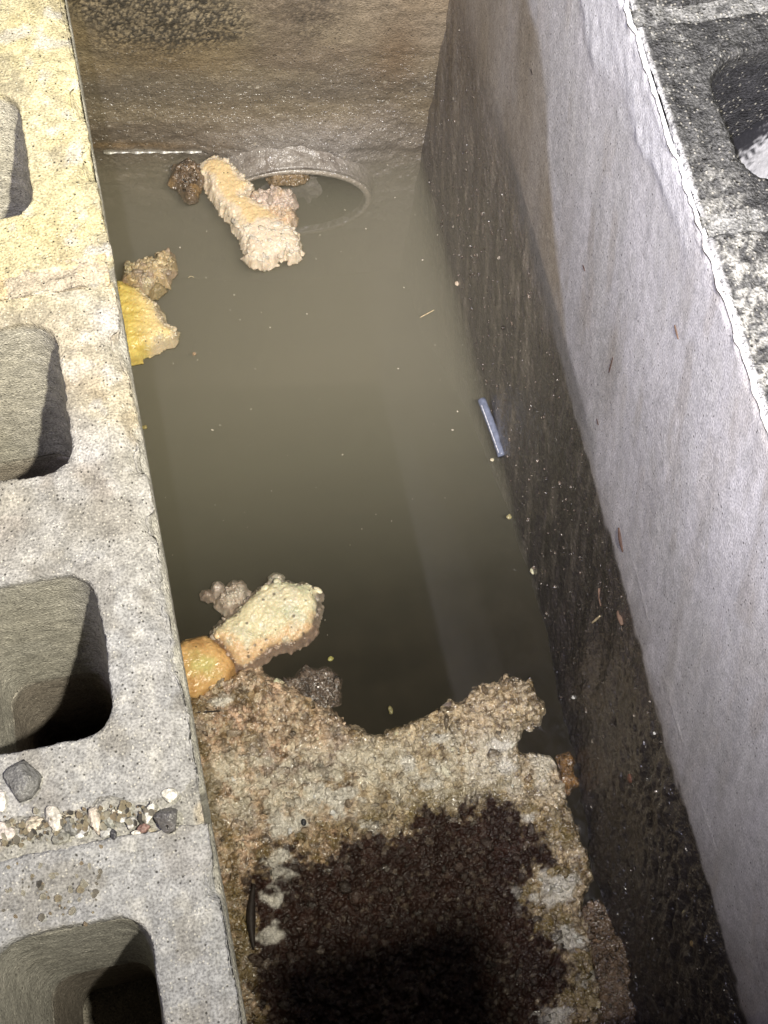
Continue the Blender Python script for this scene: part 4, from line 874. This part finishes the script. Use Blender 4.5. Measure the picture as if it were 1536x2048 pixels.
stick("bark_chip", "small orange chip high on the pale render near the blocks", "bark chip", (1350, 650), (1357, 678), 0.00121, M_PINKBIT, onx=0.437)
stick("bark_chip", "brown chip on the pale render left of the orange chip", "bark chip", (1226, 715), (1218, 745), 0.00088, M_BARK, onx=0.437)
stick("bark_chip", "tiny dark red chip mid way on the pale render", "bark chip", (1166, 530), (1170, 542), 0.00088, M_BARK, onx=0.437)
stick("bark_chip", "tiny dark red chip on the render above the tube", "bark chip", (1194, 838), (1197, 850), 0.00088, M_BARK, onx=0.437)
stick("bark_chip", "tiny black chip uppermost on the brown stained render", "bark chip", (1062, 138), (1065, 150), 0.00077, M_TWIG, onx=0.437)

# pebbles in the open joint between two blocks of the left wall
PZ = 0.0015
def pebble(px, size, col, label, ax=(1, 0.9, 0.7), rot=0.0, facet=0, wet=0.1, z=PZ - 0.001, rough=0.34, group="pebbles in the open block joint"):
    g = sum(col) / 3; col = tuple(0.55 * a + 0.38 * g + 0.02 for a in col)
    return put_lump("pebble", label, "pebble", px, size * 0.66, col, z=z, ax=ax, rot=rot, rough=rough, wet=wet, facet=1, group=group)
pebble((336, 1637), 0.0145, (0.075, 0.07, 0.075), "shiny dark angular pebble at the pit end of the open joint", (0.95, 1, 0.75), 0.3, 1, 0.9)
pebble((342, 1590), 0.0095, (0.62, 0.59, 0.5), "rounded cream pebble just above the shiny dark one", (1, 0.9, 0.7), 0.2, 0, 0.1, z=0.0)
pebble((299, 1627), 0.0098, (0.5, 0.49, 0.45), "pale grey oblong pebble left of the shiny dark one", (0.6, 1.15, 0.6), -0.4)
pebble((288, 1655), 0.0065, (0.25, 0.1, 0.07), "small red brown pebble under the pale oblong one", (1.2, .8, .6))
pebble((190, 1640), 0.0125, (0.56, 0.46, 0.36), "tall pinkish pebble standing in the middle of the joint", (0.55, 1.3, 0.7), 0.15)
pebble((105, 1640), 0.0105, (0.58, 0.53, 0.46), "whitish notched pebble in the left half of the joint", (0.8, 1.1, 0.7), 0.2, 1)
pebble((65, 1652), 0.0105, (0.52, 0.42, 0.28), "tan wedge pebble near the frame edge in the joint", (1.15, 0.8, 0.6), 0.4, 1)
pebble((44, 1560), 0.0225, (0.13, 0.13, 0.135), "big dark grey rough stone on the block above the joint", (0.95, 1.1, 0.5), 0.2, 1, 0.3, z=0.0, group=None)
pebble((218, 1640), 0.008, (0.3, 0.31, 0.26), "green grey pebble right of the tall pinkish one", (0.8, 1.05, 0.6), 0.7)
pebble((138, 1650), 0.010, (0.12, 0.12, 0.11), "dark grey pebble right of the whitish notched one", (0.8, 1.1, 0.6), 0.3)
pebble((125, 1675), 0.0095, (0.17, 0.165, 0.13), "olive dark pebble low in the joint", (1.1, 0.8, 0.5), 0.1)
pebble((165, 1660), 0.010, (0.36, 0.36, 0.38), "blue grey pebble left of the tall pinkish one", (1, 0.9, 0.5), 0.2)
pebble((245, 1622), 0.0052, (0.66, 0.62, 0.52), "little cream pebble above the joint's centre right", (1.2, 0.9, 0.7), 0.1)
pebble((228, 1626), 0.0036, (0.66, 0.6, 0.46), "tiniest cream pebble above the joint's centre right", (1, 1, 0.7))
pebble((240, 1636), 0.006, (0.42, 0.42, 0.41), "grey pebble under the little cream ones", (1.2, 0.8, 0.6), -0.2)
pebble((262, 1645), 0.0075, (0.36, 0.35, 0.33), "mid grey pebble left of the red brown one", (0.9, 1, 0.6))
pebble((213, 1665), 0.007, (0.4, 0.4, 0.38), "flat grey pebble along the lower edge of the joint", (1.2, 0.8, 0.5), 0.3)
pebble((226, 1668), 0.005, (0.03, 0.03, 0.045), "small black pebble along the lower edge of the joint", (0.9, 1.1, 0.7))
pebble((162, 1668), 0.0052, (0.75, 0.74, 0.72), "small bright white pebble in the joint", (1, .9, .7))
pebble((10, 1665), 0.0105, (0.56, 0.47, 0.42), "pinkish white pebble cut by the frame's left edge", (0.9, 1, 0.6))
pebble((4, 1600), 0.010, (0.62, 0.58, 0.55), "white pebble beside the big dark stone at the frame edge", (0.6, 1.2, 0.7), z=0.0)
pebble((274, 1665), 0.0042, (0.68, 0.64, 0.54), "small cream chip under the red brown pebble", (1.5, .8, .5))
M_GRIT = M_STONE
tones = [(0.56, 0.48, 0.34), (0.36, 0.33, 0.28), (0.62, 0.58, 0.48), (0.14, 0.13, 0.12), (0.46, 0.37, 0.26)]
words = ["tan", "grey", "cream", "black", "ochre"]
proto = []
for k in range(5):
    proto.append(colour_lump(lump_mesh("pebble", 40 + k, (1, 0.85, 0.65), 0.28, 2, 1), tones[k], 0.2, 0.15, k)); proto[-1].materials.append(M_STONE)
rg = random.Random(8); firsts = {}
for k in range(330):
    u = rg.random() ** 1.25
    px = (4 + 310 * u, 1652 - 0.10 * 310 * u + rg.gauss(0, 15 - 6 * u) + 16 * (1 - u))
    if k > 260: px = (rg.uniform(5, 210), rg.gauss(1775, 40))
    kk = rg.randrange(5); s = 0.0011 + 0.0026 * rg.random() ** 2.5; where = k > 260
    z = PZ + 0.001 if not where else 0.0005
    if (kk, where) not in firsts:
        o = link("pebble", proto[kk])
        tag(o, f"tiny {words[kk]} grit pebble scattered along the open block joint" if not where else f"tiny {words[kk]} grit pebble on the near block beside its core", "pebble", "grit pebbles in the joint" if not where else "grit pebbles on the near block")
        firsts[(kk, where)] = o
    else: o = firsts[(kk, where)].copy(); COL.objects.link(o)
    p = on_z(*px, z); o.location = (p[0], p[1], p[2] + s * 0.3); o.scale = (s, s, s); o.rotation_euler = (rg.random(), rg.random(), rg.random() * 6)
